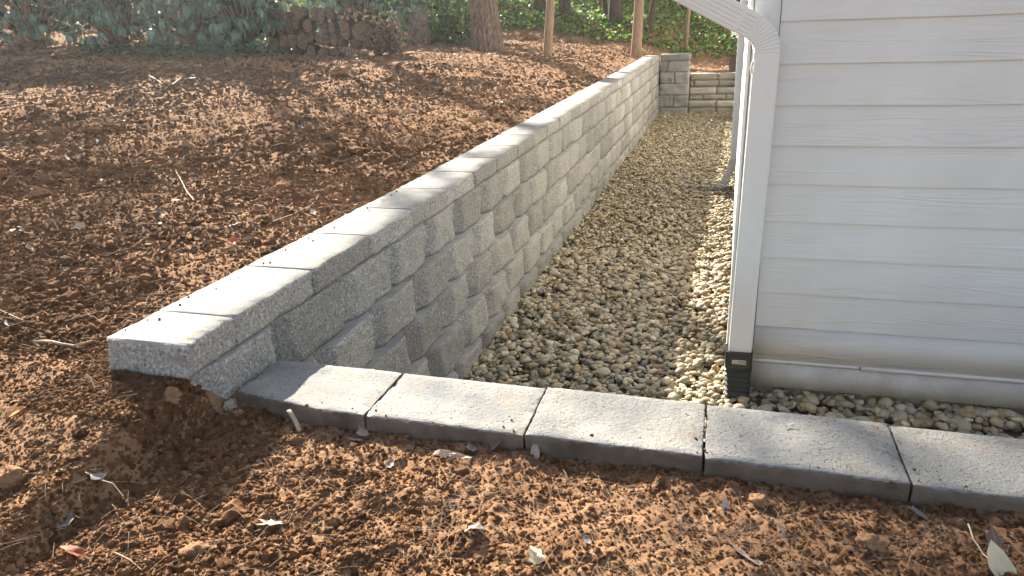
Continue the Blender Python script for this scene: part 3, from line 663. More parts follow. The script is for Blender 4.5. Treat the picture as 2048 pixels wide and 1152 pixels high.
# ------------------------------------------------------------------ woodpile
dirp = hit(650, 112); print('pile at', dirp)
def woodpile():
    r0 = random.Random(4); dep = dirp.dot(fw); s = dep/1466.67
    base = Vector((dirp.x, dirp.y+.1, 0)); across = Vector((ra.x, ra.y, 0)).normalized(); back = Vector((-across.y, across.x, 0))
    def wp(px, py, d=0):        # a point on the pile's front plane, measured in centimetre-like picture units
        return base+across*((px-650)*s)+back*d+Vector((0, 0, -((py-54.)*s)-(px-650)*s*.0))
    # rows: centre x, centre y (pixels of the photograph), radius x, radius y
    rows = {'bottom row': [(553, 96, 8, 12), (567, 94, 7, 12), (583, 92, 9, 14), (616, 88, 9, 14), (640, 92, 10, 12), (704, 76, 11, 11), (732, 78, 10, 11), (660, 92, 10, 10), (760, 84, 9, 10)],
            'second row': [(541, 71, 9, 15), (563, 68, 9, 17), (578, 64, 9, 16), (598, 66, 11, 18), (616, 60, 7, 10), (634, 62, 9, 11), (648, 66, 8, 11), (664, 66, 7, 13), (676, 68, 6, 11)],
            'third row': [(540, 39, 10, 15), (577, 36, 8, 16), (590, 30, 8, 14), (615, 38, 9, 13), (645, 42, 8, 12), (662, 44, 6, 14), (687, 48, 10, 20), (722, 52, 22, 20), (560, 44, 6, 9)],
            'upper row': [(570, 20, 7, 12), (630, 16, 9, 14), (643, 20, 8, 16), (545, 14, 8, 11), (601, 12, 11, 12), (660, 18, 7, 9), (590, 6, 7, 8)]}
    ORD = ['first', 'second', 'third', 'fourth', 'fifth', 'sixth', 'seventh', 'eighth', 'ninth']
    small = [(711, 20, 5.5), (686, 24, 4), (695, 26, 4), (727, 28, 4), (660, 30, 4), (712, 30, 3.5), (749, 26, 4), (742, 34, 3.6), (700, 12, 4.2), (676, 14, 3.6), (733, 14, 4), (757, 38, 4.2), (765, 48, 4), (752, 60, 5), (760, 68, 5), (745, 70, 4.5), (768, 60, 4)]
    def log(px, py, rx, ry, L, lab, grp, fresh=False):
        c = wp(px, py, r0.uniform(0, .10)); n = 14; V = []; F = []; mi = []
        ax = (back+across*r0.uniform(-.12, .12)+Vector((0, 0, r0.uniform(-.05, .05)))).normalized()
        for j, (dd, q) in enumerate(((0, .93), (.006, 1), (L, 1), (L+.004, .95))):
            for k in range(n):
                a = 2*math.pi*k/n; w_ = 1+.07*math.sin(k*2.3+px)+.05*math.sin(k*3.9+py)
                V.append(c+ax*dd+across*math.cos(a)*rx*s*q*w_+Vector((0, 0, 1))*math.sin(a)*ry*s*q*w_)
        for j in range(3):
            for k in range(n): F.append((j*n+k, j*n+(k+1) % n, (j+1)*n+(k+1) % n, (j+1)*n+k)); mi.append(0)
        V.append(c+ax*.004); F += [(len(V)-1, (k+1) % n, k) for k in range(n)]; mi += [1]*n
        V.append(c+ax*(L+.004)); F += [(len(V)-1, 3*n+k, 3*n+(k+1) % n) for k in range(n)]; mi += [1]*n
        obj('firewood_log', [tuple(q-c) for q in V], F, [M['darkbark'], M['freshend'] if fresh else M['endgrain']], mi=mi, loc=c, label=lab, cat='log', group=grp)
    for k, L in rows.items():
        for q_, (x, y, a, b) in enumerate(sorted(L)): log(x, y, a*1.05, b*1.03, .42, '%s round firewood log from the left in the %s of the woodpile' % (ORD[q_], k), 'logs in the %s of the woodpile' % k)
    log(722, 52, 22, 20, .42, 'widest round log, near the right end of the woodpile', None) if False else None
    for (x, y, r) in small: log(x, y, r, r, .5, 'thin branch log with a small orange cut end, top right of the woodpile', 'thin branch logs at the top right of the woodpile', fresh=True)
    # long log lying across the top left and rotten plank in front
    a = wp(520, 6, -.06); b = wp(572, 17, -.10); v, f = tube([a, b], 9*s, 12, True, .06); obj('firewood_log', v-np.array(a), f, M['darkbark'], loc=a, label='mossy log lying sideways on top of the left end of the woodpile', cat='log')
    a = wp(680, 84, -.25); b = wp(740, 92, -.35); v, f = tube([a, a.lerp(b, .5), b], [5*s, 5*s, 3*s], 8, True, .2); obj('rotten_branch', v-np.array(a), f, M['bark'], loc=a, label='short rotten branch lying on the soil before the woodpile', cat='branch')
    # debris at the right flank
    P = np.array([tuple(wp(770+r0.uniform(-28, 28)*(1), 95-abs(r0.gauss(0, 30)), r0.uniform(-.1, .4))) for _ in range(420)])
    P[:, 2] = np.maximum(P[:, 2], tz(P[:, 0], P[:, 1])+.01); n_ = len(P); bb = box(-.5, .5, -.5, .5, -.5, .5)
    S = np.stack([.02+.08*RS.rand(n_), .015+.03*RS.rand(n_), .01+.02*RS.rand(n_)], 1); v, f = scatter(bb[0], bb[1], P, rots(n_, tilt=.7), S)
    obj('bark_debris', v, f, M['bark'], kind='stuff', label='heap of bark chips and broken sticks at the right end of the woodpile')
woodpile()

# ------------------------------------------------------------------ rhododendrons
def whorl(n, L, droop, seed):
    r0 = random.Random(seed); parts = []
    for k in range(n):
        a = 2*math.pi*k/n+r0.uniform(-.25, .25); l = L*r0.uniform(.75, 1.15); d = droop+r0.uniform(-.25, .25); w_ = l*.15
        pts = []
        for t, ww in ((.08, .15), (.3, .8), (.6, 1.), (.85, .6), (1., .03)):
            rr = l*t*math.cos(d*t); zz = -l*t*math.sin(d*t)
            for sgn, cz in ((-1, .12), (0, 0), (1, .12)): pts.append((rr, sgn*w_*ww, zz+cz*w_*ww))
        P = np.array(pts); R = np.array([[math.cos(a), -math.sin(a), 0], [math.sin(a), math.cos(a), 0], [0, 0, 1]]); P = P@R.T
        Fq = []
        for i in range(4):
            for j in range(2): Fq.append((i*3+j, (i+1)*3+j, (i+1)*3+j+1, i*3+j+1))
        parts.append((P, Fq))
    v, f = joinl(parts); v2, f2 = tube([(0, 0, -.12), (0, 0, .01)], .004, 5); parts.append((v2, f2)); v, f = joinl(parts)
    return meshdata('leaf_whorl', v, f, M['rhodo'], True)
WH = [whorl(r_, L, dr, i) for i, (r_, L, dr) in enumerate(((9, .15, .9), (8, .17, 1.2), (10, .14, .6), (7, .18, 1.4), (9, .16, 1.0), (8, .13, .4)))]
def rhodo(cen, rad, n, label, seed):
    r0 = random.Random(seed); gz = float(tz(np.array([cen[0]]), np.array([cen[1]]))[0]); base = Vector((cen[0], cen[1], gz))
    t = thing('rhododendron_bush', label, 'bush', base); br = []
    for i in range(n):
        a = r0.uniform(0, 2*math.pi); el = r0.uniform(-.15, 1.2); q = r0.uniform(.72, 1.05)
        if r0.random() < .62: a = -math.pi/2+r0.gauss(0, .8); el = r0.uniform(-.25, .75)
        p = Vector((math.cos(a)*math.cos(el)*rad[0]*q, math.sin(a)*math.cos(el)*rad[1]*q, max(.10, .45+math.sin(el)*rad[2]*q)))
        o = link('leaf_whorl', WH[r0.randrange(6)], t, loc=p, rot=(r0.uniform(-.45, .45), r0.uniform(-.45, .45), r0.uniform(0, 6.3))); s = r0.uniform(.8, 1.25); o.scale = (s, s, s)
        if i % 3 == 0:
            m = Vector((p.x*.35+r0.uniform(-.1, .1), p.y*.35, p.z*.35)); br.append(tube([Vector((r0.uniform(-.15, .15), r0.uniform(-.1, .1), -.05)), m, p-Vector((0, 0, .02))], [.02, .012, .004], 5, False))
    v, f = joinl(br); obj('branches', v, f, M['sapbark'], t)
    # inner leaves
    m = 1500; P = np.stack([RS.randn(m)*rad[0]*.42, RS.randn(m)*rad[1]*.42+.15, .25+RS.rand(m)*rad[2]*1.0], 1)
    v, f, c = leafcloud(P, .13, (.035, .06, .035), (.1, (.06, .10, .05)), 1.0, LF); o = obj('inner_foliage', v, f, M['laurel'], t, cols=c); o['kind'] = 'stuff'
def at(px, py, d=0.):
    p = hit(px, py); return (p.x, p.y+d)
for (px, py, d, rad, n, lab, s_) in ((20, 104, .6, (.9, .7, 1.5), 110, 'drooping dark rhododendron bush at the far left edge of the soil', 1), (165, 100, .8, (.8, .7, 1.5), 130, 'middle rhododendron bush with glare-tinted blue-green leaves hanging over the soil', 2),
                                   (330, 98, .8, (.85, .7, 1.5), 130, 'rhododendron bush with bare looping twigs between its neighbours', 3), (450, 104, .6, (.75, .65, 1.5), 150, 'rhododendron bush whose leaf tips hang beside the left end of the woodpile', 4)):
    c = at(px, py, d); rhodo(c, rad, n, lab, s_)
c = at(800, 70, 1.2); rhodo(c, (.7, .5, 1.5), 80, 'rhododendron bush behind the right end of the woodpile', 7)
c = at(600, 80, 2.6); rhodo(c, (1.3, .6, 1.8), 110, 'rhododendron bush rising behind the woodpile', 8)

# ------------------------------------------------------------------ ivy bank and shrubs
def ivy():
    n = 52000; x = -14+17.5*RS.rand(n); y = 18.6+14*RS.rand(n)**1.2; dens = vn(x*.7+5, y*.7)+.5
    lim = 19.3+.9*vn(x*.8, y*0+3)+ss(-3, 1, x)*.2; k = (y > lim) & (dens > .12)
    x, y = x[k], y[k]; P = np.stack([x, y, tz(x, y)+.02+.14*RS.rand(len(x))*(.4+dens[k])], 1)
    v, f, c = leafcloud(P, .11, (.075, .16, .04), (.45, (.26, .40, .08)), .55, QL)
    obj('ivy_ground_cover', v, f, M['ivy'], cols=c, kind='stuff', label='glossy ivy covering the bank beyond the bare soil')
    n = 5000; x = -9.5+5*RS.rand(n); y = 8.8+2.8*RS.rand(n); P = np.stack([x, y, tz(x, y)+.01+.10*RS.rand(n)], 1); k = (y > 9.3+.4*vn(x*2, y)) & (x < -6.4)
    v, f, c = leafcloud(P[k], .06, (.04, .09, .045), (.2, (.08, .14, .05)), .6, QL); obj('ground_cover', v, f, M['ivy'], cols=c, kind='stuff', label='low green ground cover under the rhododendrons')
    n = 6000; x = -12+8*RS.rand(n); y = 12.5+6.5*RS.rand(n); dens = vn(x*.9+15, y*.9)+.5; k = (dens > .45) & (x < -4.6); P = np.stack([x, y, tz(x, y)+.02+.1*RS.rand(n)], 1)[k]
    v, f, c = leafcloud(P, .08, (.045, .10, .05), (.25, (.10, .17, .05)), .55, QL); obj('ivy_patch', v, f, M['ivy'], cols=c, kind='stuff', label='patch of ivy behind the stump and big trunk')
ivy()
def shrub(cx_, cy_, rad, n, label, base=(.05, .095, .035), green=(.35, (.15, .24, .06)), size=.13, tall=0):
    gz = float(tz(np.array([cx_]), np.array([cy_]))[0]); b = Vector((cx_, cy_, gz)); t = thing('shrub', label, 'shrub', b)
    P, c = clumps(int(n/26), (0, 0, rad[2]*.9+tall), rad, 26, size*1.5); P[:, 2] = np.abs(P[:, 2])
    v, f, co = leafcloud(P, size, base, green, 1., LF if size > .15 else QL); o = obj('foliage', v, f, M['laurel'], t, cols=co); o['kind'] = 'stuff'
    br = [tube([(0, 0, -.05), tuple(q*.5), tuple(q)], [.03, .018, .006], 5, False) for q in c[::4]]; v, f = joinl(br); obj('stems', v, f, M['darkbark'], t)
for a in ((-7.6, 22.5, (1.8, 1.2, 1.2), 2600, 'dense shrub on the bank seen between stump and big trunk'), (-5.6, 15.6, (.9, .8, .9), 1500, 'bright leafy shrub directly behind the stump'),
          (-4.4, 24.5, (1.8, 1.2, 1.1), 2600, 'pale green shrub on the bank right of the big trunk', (.07, .12, .045), (.4, (.16, .24, .08))), (-2.9, 26, (1.6, 1.2, 1.1), 2400, 'drooping shrub on the bank behind the leaning sapling', (.06, .10, .04), (.35, (.16, .22, .08))),
          (-1.2, 25.5, (1.5, 1.1, 1.1), 2600, 'shrub with hanging leaves on the bank behind the straight sapling', (.05, .085, .035), (.35, (.18, .22, .09))), (.4, 24.2, (1.2, 1.1, 1.1), 2400, 'dark evergreen shrub on the bank beside the house edge', (.03, .055, .025), (.2, (.12, .15, .06))),
          (1.4, 22.3, (1.0, .9, .8), 1800, 'low black-green shrub tucked next to the house edge', (.02, .04, .02), (.1, (.06, .09, .03))), (-9.6, 18.5, (1.6, 1.2, 1.3), 2200, 'tall shrub on the bank behind the woodpile'),
          (-13, 17, (2, 1.4, 1.5), 2200, 'broad shrub on the bank behind the rhododendrons'), (-17, 14, (2.2, 1.4, 1.6), 2000, 'broad dark shrub on the far left bank'),
          (-6, 30, (2.5, 1.5, 1.6), 2200, 'tall back shrub high on the bank left of centre'), (-2, 31, (2.5, 1.5, 1.6), 2200, 'tall back shrub high on the bank at its centre'), (2, 30, (2.5, 1.5, 1.6), 2200, 'tall back shrub high on the bank by the house')):
    shrub(*a)

# ------------------------------------------------------------------ taller trees up the bank (their crowns throw the dappled shade)
for i, (x, y, h, r, cz, rad, nl, lab) in enumerate((
        (-13.4, 19.8, 11, .2, 9.0, (1.6, 1.6, 1.6), (20, 22), 'tall pine on the bank behind the middle rhododendron'),
        (-14.6, 18.6, 10, .12, 8.4, (1.2, 1.2, 1.2), (12, 20), 'short pine on the bank between two taller ones'),
        (-12.1, 16.3, 9.6, .09, 9.0, (.9, .9, .8), (12, 24), 'slender pine behind the rhododendron beside the woodpile'),
        (-15.5, 11.5, 10, .2, 8, (2.6, 2.6, 2.4), (30, 34), 'tall pine at the far left beyond the rhododendrons'),
        (-21.5, 22.0, 13, .2, 10.5, (2.2, 2.2, 2.2), (30, 24), 'tallest pine high on the bank beyond the woodpile'),
        (-5.0, 21.0, 10, .16, 8.2, (2.0, 2.0, 2.0), (24, 34), 'pine on the ivy bank behind the big trunk'))):
    gz = float(tz(np.array([x]), np.array([y]))[0])
    tree('pine_tree', lab, (x, y, gz), h, r, crown=((0, 0, cz), rad), mt='darkbark', detail=(14, 10), nl=nl, tree_leaf=('x', .15))

# ------------------------------------------------------------------ needles, twigs, leaves
def needles():
    parts = []
    def add(n, xr, yr, L0, L1, w_, cl):
        cx_ = xr[0]+(xr[1]-xr[0])*RS.rand(n//cl); cy_ = yr[0]+(yr[1]-yr[0])*RS.rand(n//cl)
        x = np.repeat(cx_, cl)+RS.randn(n//cl*cl)*.025; y = np.repeat(cy_, cl)+RS.randn(n//cl*cl)*.02
        k = (inwell(x, y) < .01) & ~((x > -1.42) & (y > 1.57)) & ~((x > -1.72) & (y > 1.5)); x, y = x[k], y[k]; m = len(x)
        B = np.array([(-.5, -.5, -.1), (-.5, .5, -.1), (-.2, .5, .1), (-.2, -.5, .1), (.2, -.5, .12), (.2, .5, .12), (.5, .5, -.05), (.5, -.5, -.05)]); Fq = np.array([(0, 1, 2, 3), (3, 2, 5, 4), (4, 5, 6, 7)])
        L = L0+(L1-L0)*RS.rand(m); S = np.stack([L, np.full(m, w_), L*.35*RS.rand(m)], 1)
        B2 = B.copy(); W, Fw = scatter(B2, Fq, np.stack([x, y, tz(x, y)+.008+.01*RS.rand(m)], 1), rots(m, tilt=.16), S); parts.append((W, Fw))
    add(900, (-.6, 1.35), (1.15, 1.57), .04, .10, .0006, 3)
    add(420, (-2.4, -.5), (.95, 1.6), .035, .085, .0006, 2)
    add(350, (-3.3, -1.75), (1.6, 3.6), .04, .10, .0011, 2)
    v, f = joinm(parts); obj('pine_needles', v, f, M['straw'], kind='stuff', label='fallen dry pine needles scattered over the soil')
needles()
def litter():
    n = 900; x = -8+9*RS.rand(n); y = 2.4*(21/2.4)**RS.rand(n); k = (inwell(x, y) < .01) & ((x < -1.75)) & (x > -y*1.6); x, y = x[k], y[k]; m = len(x)
    P = np.stack([x, y, tz(x, y)+.012], 1); s = .022+.03*RS.rand(m); v, f = scatter(LF[0], LF[1], P, rots(m, tilt=.5), np.stack([s, s, s*1.6], 1), .3)
    for (nx_, xr, yr) in ((700, (-1.2, .6), (17.2, 20.5)), (1200, (-7, -1.8), (9, 19)), (110, (-1.2, .05), (3.2, 15.5))):
        x2 = xr[0]+(xr[1]-xr[0])*RS.rand(nx_); y2 = yr[0]+(yr[1]-yr[0])*RS.rand(nx_); P2 = np.stack([x2, y2, np.where(inwell(x2, y2) > .5, -1.775, tz(x2, y2)+.015)], 1); s2 = (.03+.035*RS.rand(nx_))*(.6 if nx_ == 110 else 1)
        v2, f2 = scatter(LF[0], LF[1], P2, rots(nx_, tilt=.5), np.stack([s2, s2, s2*1.6], 1), .3); v, f = joinm([(v, f), (v2, f2)]); m += nx_
    pal = np.array([(.24, .20, .17), (.36, .29, .23), (.26, .15, .09), (.38, .33, .28), (.16, .11, .085)]); c = pal[RS.randint(5, size=m)]*(.7+.5*RS.rand(m, 1))
    obj('leaf_litter', v, f, M['litter'], cols=np.repeat(c, 7, 0), kind='stuff', label='small dry leaf scraps strewn over the upper soil')
litter()
def leafmesh(kind, size, seed, curl=.35):
    r0 = random.Random(seed)
    if kind == 'star': out = [(0, 1.15), (.16, .45), (.62, .62), (.34, .12), (.75, -.10), (.30, -.22), (.22, -.55), (0, -.40), (-.22, -.55), (-.30, -.22), (-.75, -.10), (-.34, .12), (-.62, .62), (-.16, .45)]
    elif kind == 'oval': out = [(0, 1), (.28, .6), (.42, .1), (.34, -.4), (0, -.75), (-.34, -.4), (-.42, .1), (-.28, .6)]
    elif kind == 'strip': out = [(0, 1.1), (.10, .7), (.14, 0), (.16, -.6), (.10, -1), (-.10, -1), (-.16, -.6), (-.14, 0), (-.10, .7)]
    else: out = [(0, 1), (.35, .55), (.55, .5), (.50, 0), (.62, -.35), (.2, -.6), (-.2, -.55), (-.6, -.4), (-.42, 0), (-.5, .4), (-.2, .7)]
    # densify and ring
    pts = []; n0 = len(out)
    for i in range(n0):
        a, b = out[i], out[(i+1) % n0]
        for t in (0, .5): pts.append((a[0]+(b[0]-a[0])*t, a[1]+(b[1]-a[1])*t))
    n = len(pts); V = []; F = []
    A, B, C_ = r0.uniform(-1, 1), r0.uniform(-1, 1), r0.uniform(2, 4)
    def zf(x, y): return curl*(.55*x*x*1.3+.35*y*y*(1 if A > -.3 else -.6)+.25*A*x*y+.10*math.sin(C_*x+2*y+B*3)+.05*math.sin(9*x+7*y))+.03*abs(x)
    for q in (1, .66, .33):
        for x, y in pts: V.append((x*q, y*q, zf(x*q, y*q)))
    V.append((0, 0, 0))
    for j in range(2):
        for k in range(n): F.append((j*n+k, j*n+(k+1) % n, (j+1)*n+(k+1) % n, (j+1)*n+k))
    F += [(2*n+k, 2*n+(k+1) % n, 3*n) for k in range(n)]
    return np.array(V)*size, F
def leaf(px, py, kind, size, mt, label, rz=0., tilt=(0, 0), curl=.4, stem=None, onz=None, seed=0, lift=.005, up_=0):
    if onz is None: p = hit(px, py)
    else:
        d = ra*((px-1024)/1466.67)+ua*((576-py)/1466.67)+fw; p = d*(onz/d.z)
    v, f = leafmesh(kind, size, seed, curl); v[:, 2] -= v[:, 2].min()
    o = link('dead_leaf', None, loc=p+Vector((0, 0, lift)), rot=(tilt[0], tilt[1], rz), label=label, cat='leaf')
    link('blade', meshdata('blade', v, f, M[mt], True), o)
    if stem:
        v, f = tube([(0, -size*.4, .004), (size*.1, -size*.4-stem*.5, .012), (0, -size*.4-stem, .0)], .0016, 5); obj('stalk', v, f, M['twig'], o)
    return o
LV = [(548, 1052, 'star', .043, 'leaf_pale', 'pale star-shaped leaf with reddish tips lying alone on the lit soil', 2.7, (.3, .1), .5, .05),
 (192, 966, 'lobed', .036, 'leaf_grey', 'curled grey leaf with a long stalk pointing right on the left foreground soil', 1.4, (.2, .3), .8, .09),
 (133, 1050, 'lobed', .036, 'leaf_grey', 'dark grey crumpled leaf just above the red leaf at lower left', .8, (.1, -.3), .9, None),
 (150, 1112, 'oval', .034, 'leaf_red', 'red-orange curled leaf at the lower left of the foreground', 1.9, (.5, .2), .6, None),
 (30, 832, 'oval', .040, 'leaf_orange', 'bright orange and white leaf near the left edge of the soil', -1.0, (.5, .2), .7, None),
 (728, 868, 'lobed', .034, 'leaf_pale', 'curled pale leaf just below the first capstone joint of the low wall', .4, (.4, .3), 1.0, None),
 (712, 887, 'oval', .028, 'leaf_grey', 'small silvery leaf under the curled pale leaf', 1.8, (.2, .2), .7, None),
 (905, 917, 'strip', .052, 'leaf_pale', 'long tan husk curled open at its right end near the low wall', -1.65, (.1, .5), .9, None),
 (940, 906, 'lobed', .026, 'leaf_grey', 'dark silvery crumpled leaf at the right end of the tan husk', .4, (.2, .4), 1.2, None),
 (985, 900, 'oval', .038, 'leaf_brown', 'broad brown leaf leaning against the low wall beside the husk', -1.1, (.5, .2), .5, None),
 (1070, 914, 'oval', .030, 'leaf_pale', 'whitish leaf with a small hole below the second capstone joint', .3, (.5, .1), .6, None),
 (780, 936, 'lobed', .018, 'leaf_grey', 'small dark leaf scrap midway between star leaf and low wall', .3, (.2, .1), .8, None),
 (904, 1014, 'oval', .018, 'leaf_pale', 'small flat pale leaf scrap in the middle of the foreground soil', .5, (.6, .1), .2, None),
 (953, 1070, 'lobed', .028, 'leaf_grey', 'crumpled grey leaf with a bent stalk low in the middle foreground', 2.2, (.2, .4), 1., .04),
 (1068, 1122, 'lobed', .030, 'leaf_cream', 'folded cream leaf at the bottom edge near the middle', .6, (.4, .2), 1.1, None),
 (1172, 1086, 'lobed', .017, 'leaf_grey', 'small translucent grey scrap right of the middle foreground', .6, (.2, .2), .8, None),
 (1450, 1018, 'oval', .022, 'leaf_grey', 'small upright grey leaf among the pine needles', .3, (.8, .1), .4, None),
 (1480, 1110, 'strip', .048, 'leaf_grey', 'long silvery leaf lying near the bottom right of the soil', 1.0, (.2, .3), .6, None),
 (1556, 1062, 'strip', .026, 'leaf_grey', 'narrow grey leaf left of the dry needle fan', .5, (.2, .3), .6, None),
 (1838, 1034, 'lobed', .032, 'leaf_grey', 'grey-purple leaf tucked under the last capstone joint of the low wall', 1.5, (.4, .1), .6, None),
 (1985, 1096, 'lobed', .036, 'leaf_brown', 'dark crumpled leaf near the right edge of the foreground', .2, (.4, .3), 1., None),
 (1130, 872, 'oval', .020, 'leaf_brown', 'dark leaf scrap against the low wall right of the whitish leaf', .5, (.4, .2), .6, None) if False else (1130, 955, 'strip', .020, 'leaf_brown', 'thin brown leaf below the third capstone of the low wall', .5, (.2, .2), .6, None),
 (470, 452, 'oval', .036, 'leaf_pale', 'pale oblong leaf lying on the soil left of the wall cap', -1.2, (.3, 0), .3, None),
 (466, 488, 'lobed', .040, 'leaf_red', 'red leaf with white curled scraps beside the wall cap', .4, (.3, .2), .9, None),
 (627, 428, 'oval', .036, 'leaf_pale', 'pinkish oval leaf touching the twig near the wall cap', .7, (.4, 0), .3, None),
 (160, 458, 'lobed', .040, 'leaf_pale', 'white torn leaf on the sunlit soil at the left', .4, (.3, .4), .9, None),
 (60, 500, 'oval', .032, 'leaf_pale', 'pale curled scrap on the sunlit soil at the far left', 1.2, (.3, .2), .8, None),
 (135, 320, 'strip', .06, 'leaf_pale', 'twisted pale leaf far up the soil at the left', 1.0, (.2, .3), .9, None),
 (205, 365, 'oval', .038, 'leaf_pale', 'small white cupped leaf left of the upright stem', .9, (.3, .3), .8, None),
 (20, 652, 'oval', .034, 'leaf_grey', 'light leaf on the soil at the left edge level with the wall end', 1.0, (.2, .2), .5, None),
 (605, 257, 'strip', .055, 'leaf_grey', 'grey leaf lying in the upper soil streaks left of the wall', .7, (.2, .2), .5, None),
 (380, 158, 'strip', .08, 'leaf_pale', 'pale chip among the sticks on the dark upper soil', -1.2, (.1, .2), .3, None),
 (1000, 207, 'lobed', .05, 'leaf_grey', 'grey leaf on the upper soil close to the wall midway', .3, (.3, .2), .7, None),
 (912, 246, 'oval', .04, 'leaf_pale', 'pale flat leaf on the upper soil beside the wall midway', .9, (.3, .2), .3, None)]
for i, l in enumerate(LV): leaf(*l[:4], l[4], l[5], rz=l[6], tilt=l[7], curl=l[8], stem=l[9], seed=i)
leaf(2003, 1150, 'oval', .06, 'leaf_cream', 'large cream leaf cut by the bottom right corner, with a long yellow stalk', rz=.3, tilt=(.5, 0), curl=.4, seed=50)
for a in ((1576, 852, 'tan split husk lying on the fourth capstone of the low wall', .3), (1750, 854, 'small curled brown ring of leaf on a capstone near its joint', 1.3)):
    leaf(a[0], a[1], 'strip', .016 if a[3] < 1 else .013, 'leaf_pale' if a[3] < 1 else 'leaf_orange', a[2], rz=-1.2, curl=1.2, onz=-.994, seed=int(a[1]), lift=.002)
def twig(pix, r, label, mt='twig', lifts=None, cat='twig', name='twig', z=None):
    pts = []
    for i, (a, b) in enumerate(pix):
        if z is None: p = hit(a, b)
        else:
            d = ra*((a-1024)/1466.67)+ua*((576-b)/1466.67)+fw; p = d*(z/d.z)
        pts.append(p+Vector((0, 0, r+.003+(lifts[i] if lifts else 0))))
    # smooth
    q = [pts[0]]
    for a, b in zip(pts[:-1], pts[1:]): q += [a.lerp(b, .5)+Vector((rnd.uniform(-1, 1), rnd.uniform(-1, 1), 0))*r*.8, b]
    v, f = tube(q, [r*(1-.5*i/len(q)) for i in range(len(q))], 6, True, .15); o = pts[0]
    obj(name, v-np.array(o), f, M[mt], loc=o, label=label, cat=cat)
twig([(70, 690), (105, 690), (150, 698), (185, 688)], .006, 'pale grey knobbly twig lying just left of the wall end')
twig([(0, 625), (60, 650), (150, 690)], .0022, 'thin reddish twig reaching from the left edge towards the knobbly twig')
twig([(388, 403), (375, 388), (352, 345), (335, 312)], .0035, 'broken stem standing up from the soil at the left with a pale torn foot')
twig([(545, 447), (585, 432), (625, 412), (638, 392)], .0030, 'curved tan twig lying on the soil left of the wall cap')
twig([(270, 452), (310, 450), (345, 455)], .003, 'short straight twig on the left soil')
twig([(215, 145), (235, 150), (262, 142)], .008, 'forked pale stick on the dark upper soil at the left')
twig([(300, 155), (325, 170), (345, 172), (368, 155)], .010, 'jumble stick beside a pale chip on the upper soil')
twig([(484, 143), (492, 128), (503, 116)], .008, 'pale stick poking out under the last rhododendron')
twig([(1375, 1028), (1360, 1040), (1366, 1052), (1385, 1060), (1402, 1056)], .0024, 'curly pale rootlet in the soil in front of the low wall')
twig([(1412, 1035), (1422, 1052)], .0016, 'short pale splinter right of the curly rootlet')
twig([(205, 966), (240, 968), (280, 970)], .0012, 'straight thin straw beside the curled grey leaf')
twig([(1935, 1056), (1945, 1085), (1965, 1115), (1982, 1128)], .0022, 'curved yellow stalk near the right bottom corner', mt='leaf_cream')
twig([(230, 1110), (262, 1125), (285, 1150)], .0018, 'dry bent straws at the bottom left')
twig([(1710, 862), (1760, 870), (1790, 880)], .0009, 'brown pine needle on the fourth capstone of the low wall', z=-.996)
twig([(1735, 887), (1790, 912)], .0009, 'straight brown pine needle on the fourth capstone, below the bent one', z=-.996)
# flat stick leaning on the front of the low wall
a = Vector((-1.132, 1.595, -.998)); b = hit(598, 866)+Vector((0, 0, .004)); dv = (b-a); L = dv.length
v, f = box(-.0065, .0065, -.0022, .0022, 0, L, (1, 1, 6), .001); v[:, 0] += .004*np.sin(v[:, 2]*30)
o = obj('wooden_splinter', v, f, M['leaf_pale'], label='flat tan wood splinter leaning on the first capstone of the low wall', cat='splinter', loc=a); o.rotation_euler = dv.to_track_quat('Z', 'Y').to_euler()
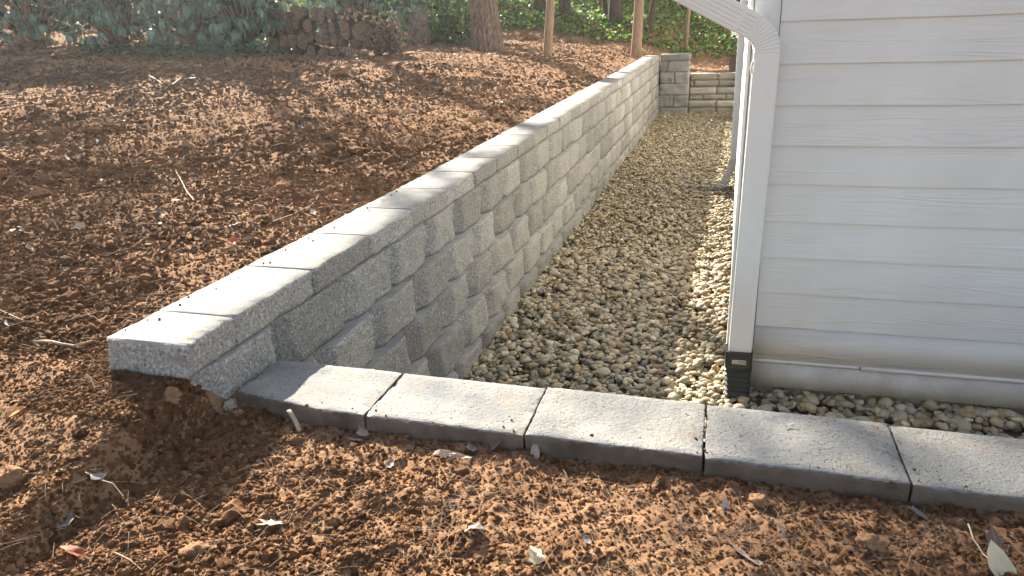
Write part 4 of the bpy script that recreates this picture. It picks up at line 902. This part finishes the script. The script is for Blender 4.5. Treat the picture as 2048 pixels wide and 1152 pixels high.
# larger stones and clods one can pick out
I2 = ico(3)
for i, (px, py, r, lab, c_) in enumerate(((340, 800, .026, 'chunk of hard clay in the hollow under the wall end', 'clod'), (462, 818, .020, 'angular grey-brown stone at the corner of the wall and low wall', 'tanface'), (478, 830, .014, 'small yellowish stone at the foot of the low wall corner', 'clod'),
        (388, 1112, .024, 'large pitted clod at the bottom left of the foreground', 'clod'), (1740, 1090, .022, 'orange clod right of the needle fan', 'clod'), (1520, 1010, .018, 'rounded orange clod near the curly rootlet', 'clod'), (25, 965, .03, 'big dark clod at the left edge of the foreground', 'clod'),
        (470, 505, .03, 'round dark clod below the red leaf by the wall cap', 'clod'), (520, 425, .035, 'dark clod beside a tan flake left of the wall cap', 'clod'), (80, 395, .05, 'big dark clod on the lit soil at the left', 'clod'), (675, 150, .09, 'rounded tan rock on the upper soil below the woodpile', 'clod'), (185, 265, .06, 'large clod at the foot of the upper soil ridge', 'clod'))):
    p = hit(px, py); v = I2[0].copy(); v *= (1+.5*n3(v, 1.7, i*3.1)+.35*n3(v, 4, i)+.16*n3(v, 9, i)+.12*n3(v, 22, i))[:, None]; v *= np.array([1.15, 1, .75])*r
    obj('clod' if c_ == 'clod' else 'stone', v, I2[1], M['lump' if c_ == 'clod' else c_], loc=p+Vector((0, 0, r*.3)), label=lab, cat='clod' if c_ == 'clod' else 'stone')
# soil crumbs carried onto the capstones
def crumbs():
    P = []
    for i in range(130):
        if i % 2: x = RS.uniform(-1.3, .95); y = 1.60-.0165*(x+.9)+abs(RS.randn())*.05; z = -.9965
        else: y = 1.6+abs(RS.randn())*2.2; x = xtop(y)-.262+abs(RS.randn())*.035; z = ztop(y)+.001
        P.append((x, y, z+.001))
    P = np.array(P); n = len(P); r = .0012+.004*RS.rand(n)**2.5; c = np.tile([[.42, .24, .14]], (n, 1))
    instancer('soil_crumbs', P, RS.rand(n, 3)*6, r[:, None]*(.6+.7*RS.rand(n, 3)), c, M['clod'], 'crumbs of red soil spilled on the wall capstones')
crumbs()
print('objects', len(bpy.data.objects))
# ------------------------------------------------------------------ thin scattering volume added to imitate milky lens glare
hm = bpy.data.materials.new('glare_volume'); hm.use_nodes = True; t_ = hm.node_tree; t_.nodes.remove(t_.nodes['Principled BSDF'])
pv = t_.nodes.new('ShaderNodeVolumePrincipled'); pv.inputs['Density'].default_value = .0011; pv.inputs['Anisotropy'].default_value = .72; pv.inputs['Color'].default_value = (.93, .96, 1, 1)
t_.links.new(pv.outputs[0], t_.nodes['Material Output'].inputs['Volume'])
v, f = box(-80, 70, -20, 100, -4, 16.5); obj('glare_volume', v, f, hm, kind='stuff', label='thin volume added over the garden to imitate milky glare')
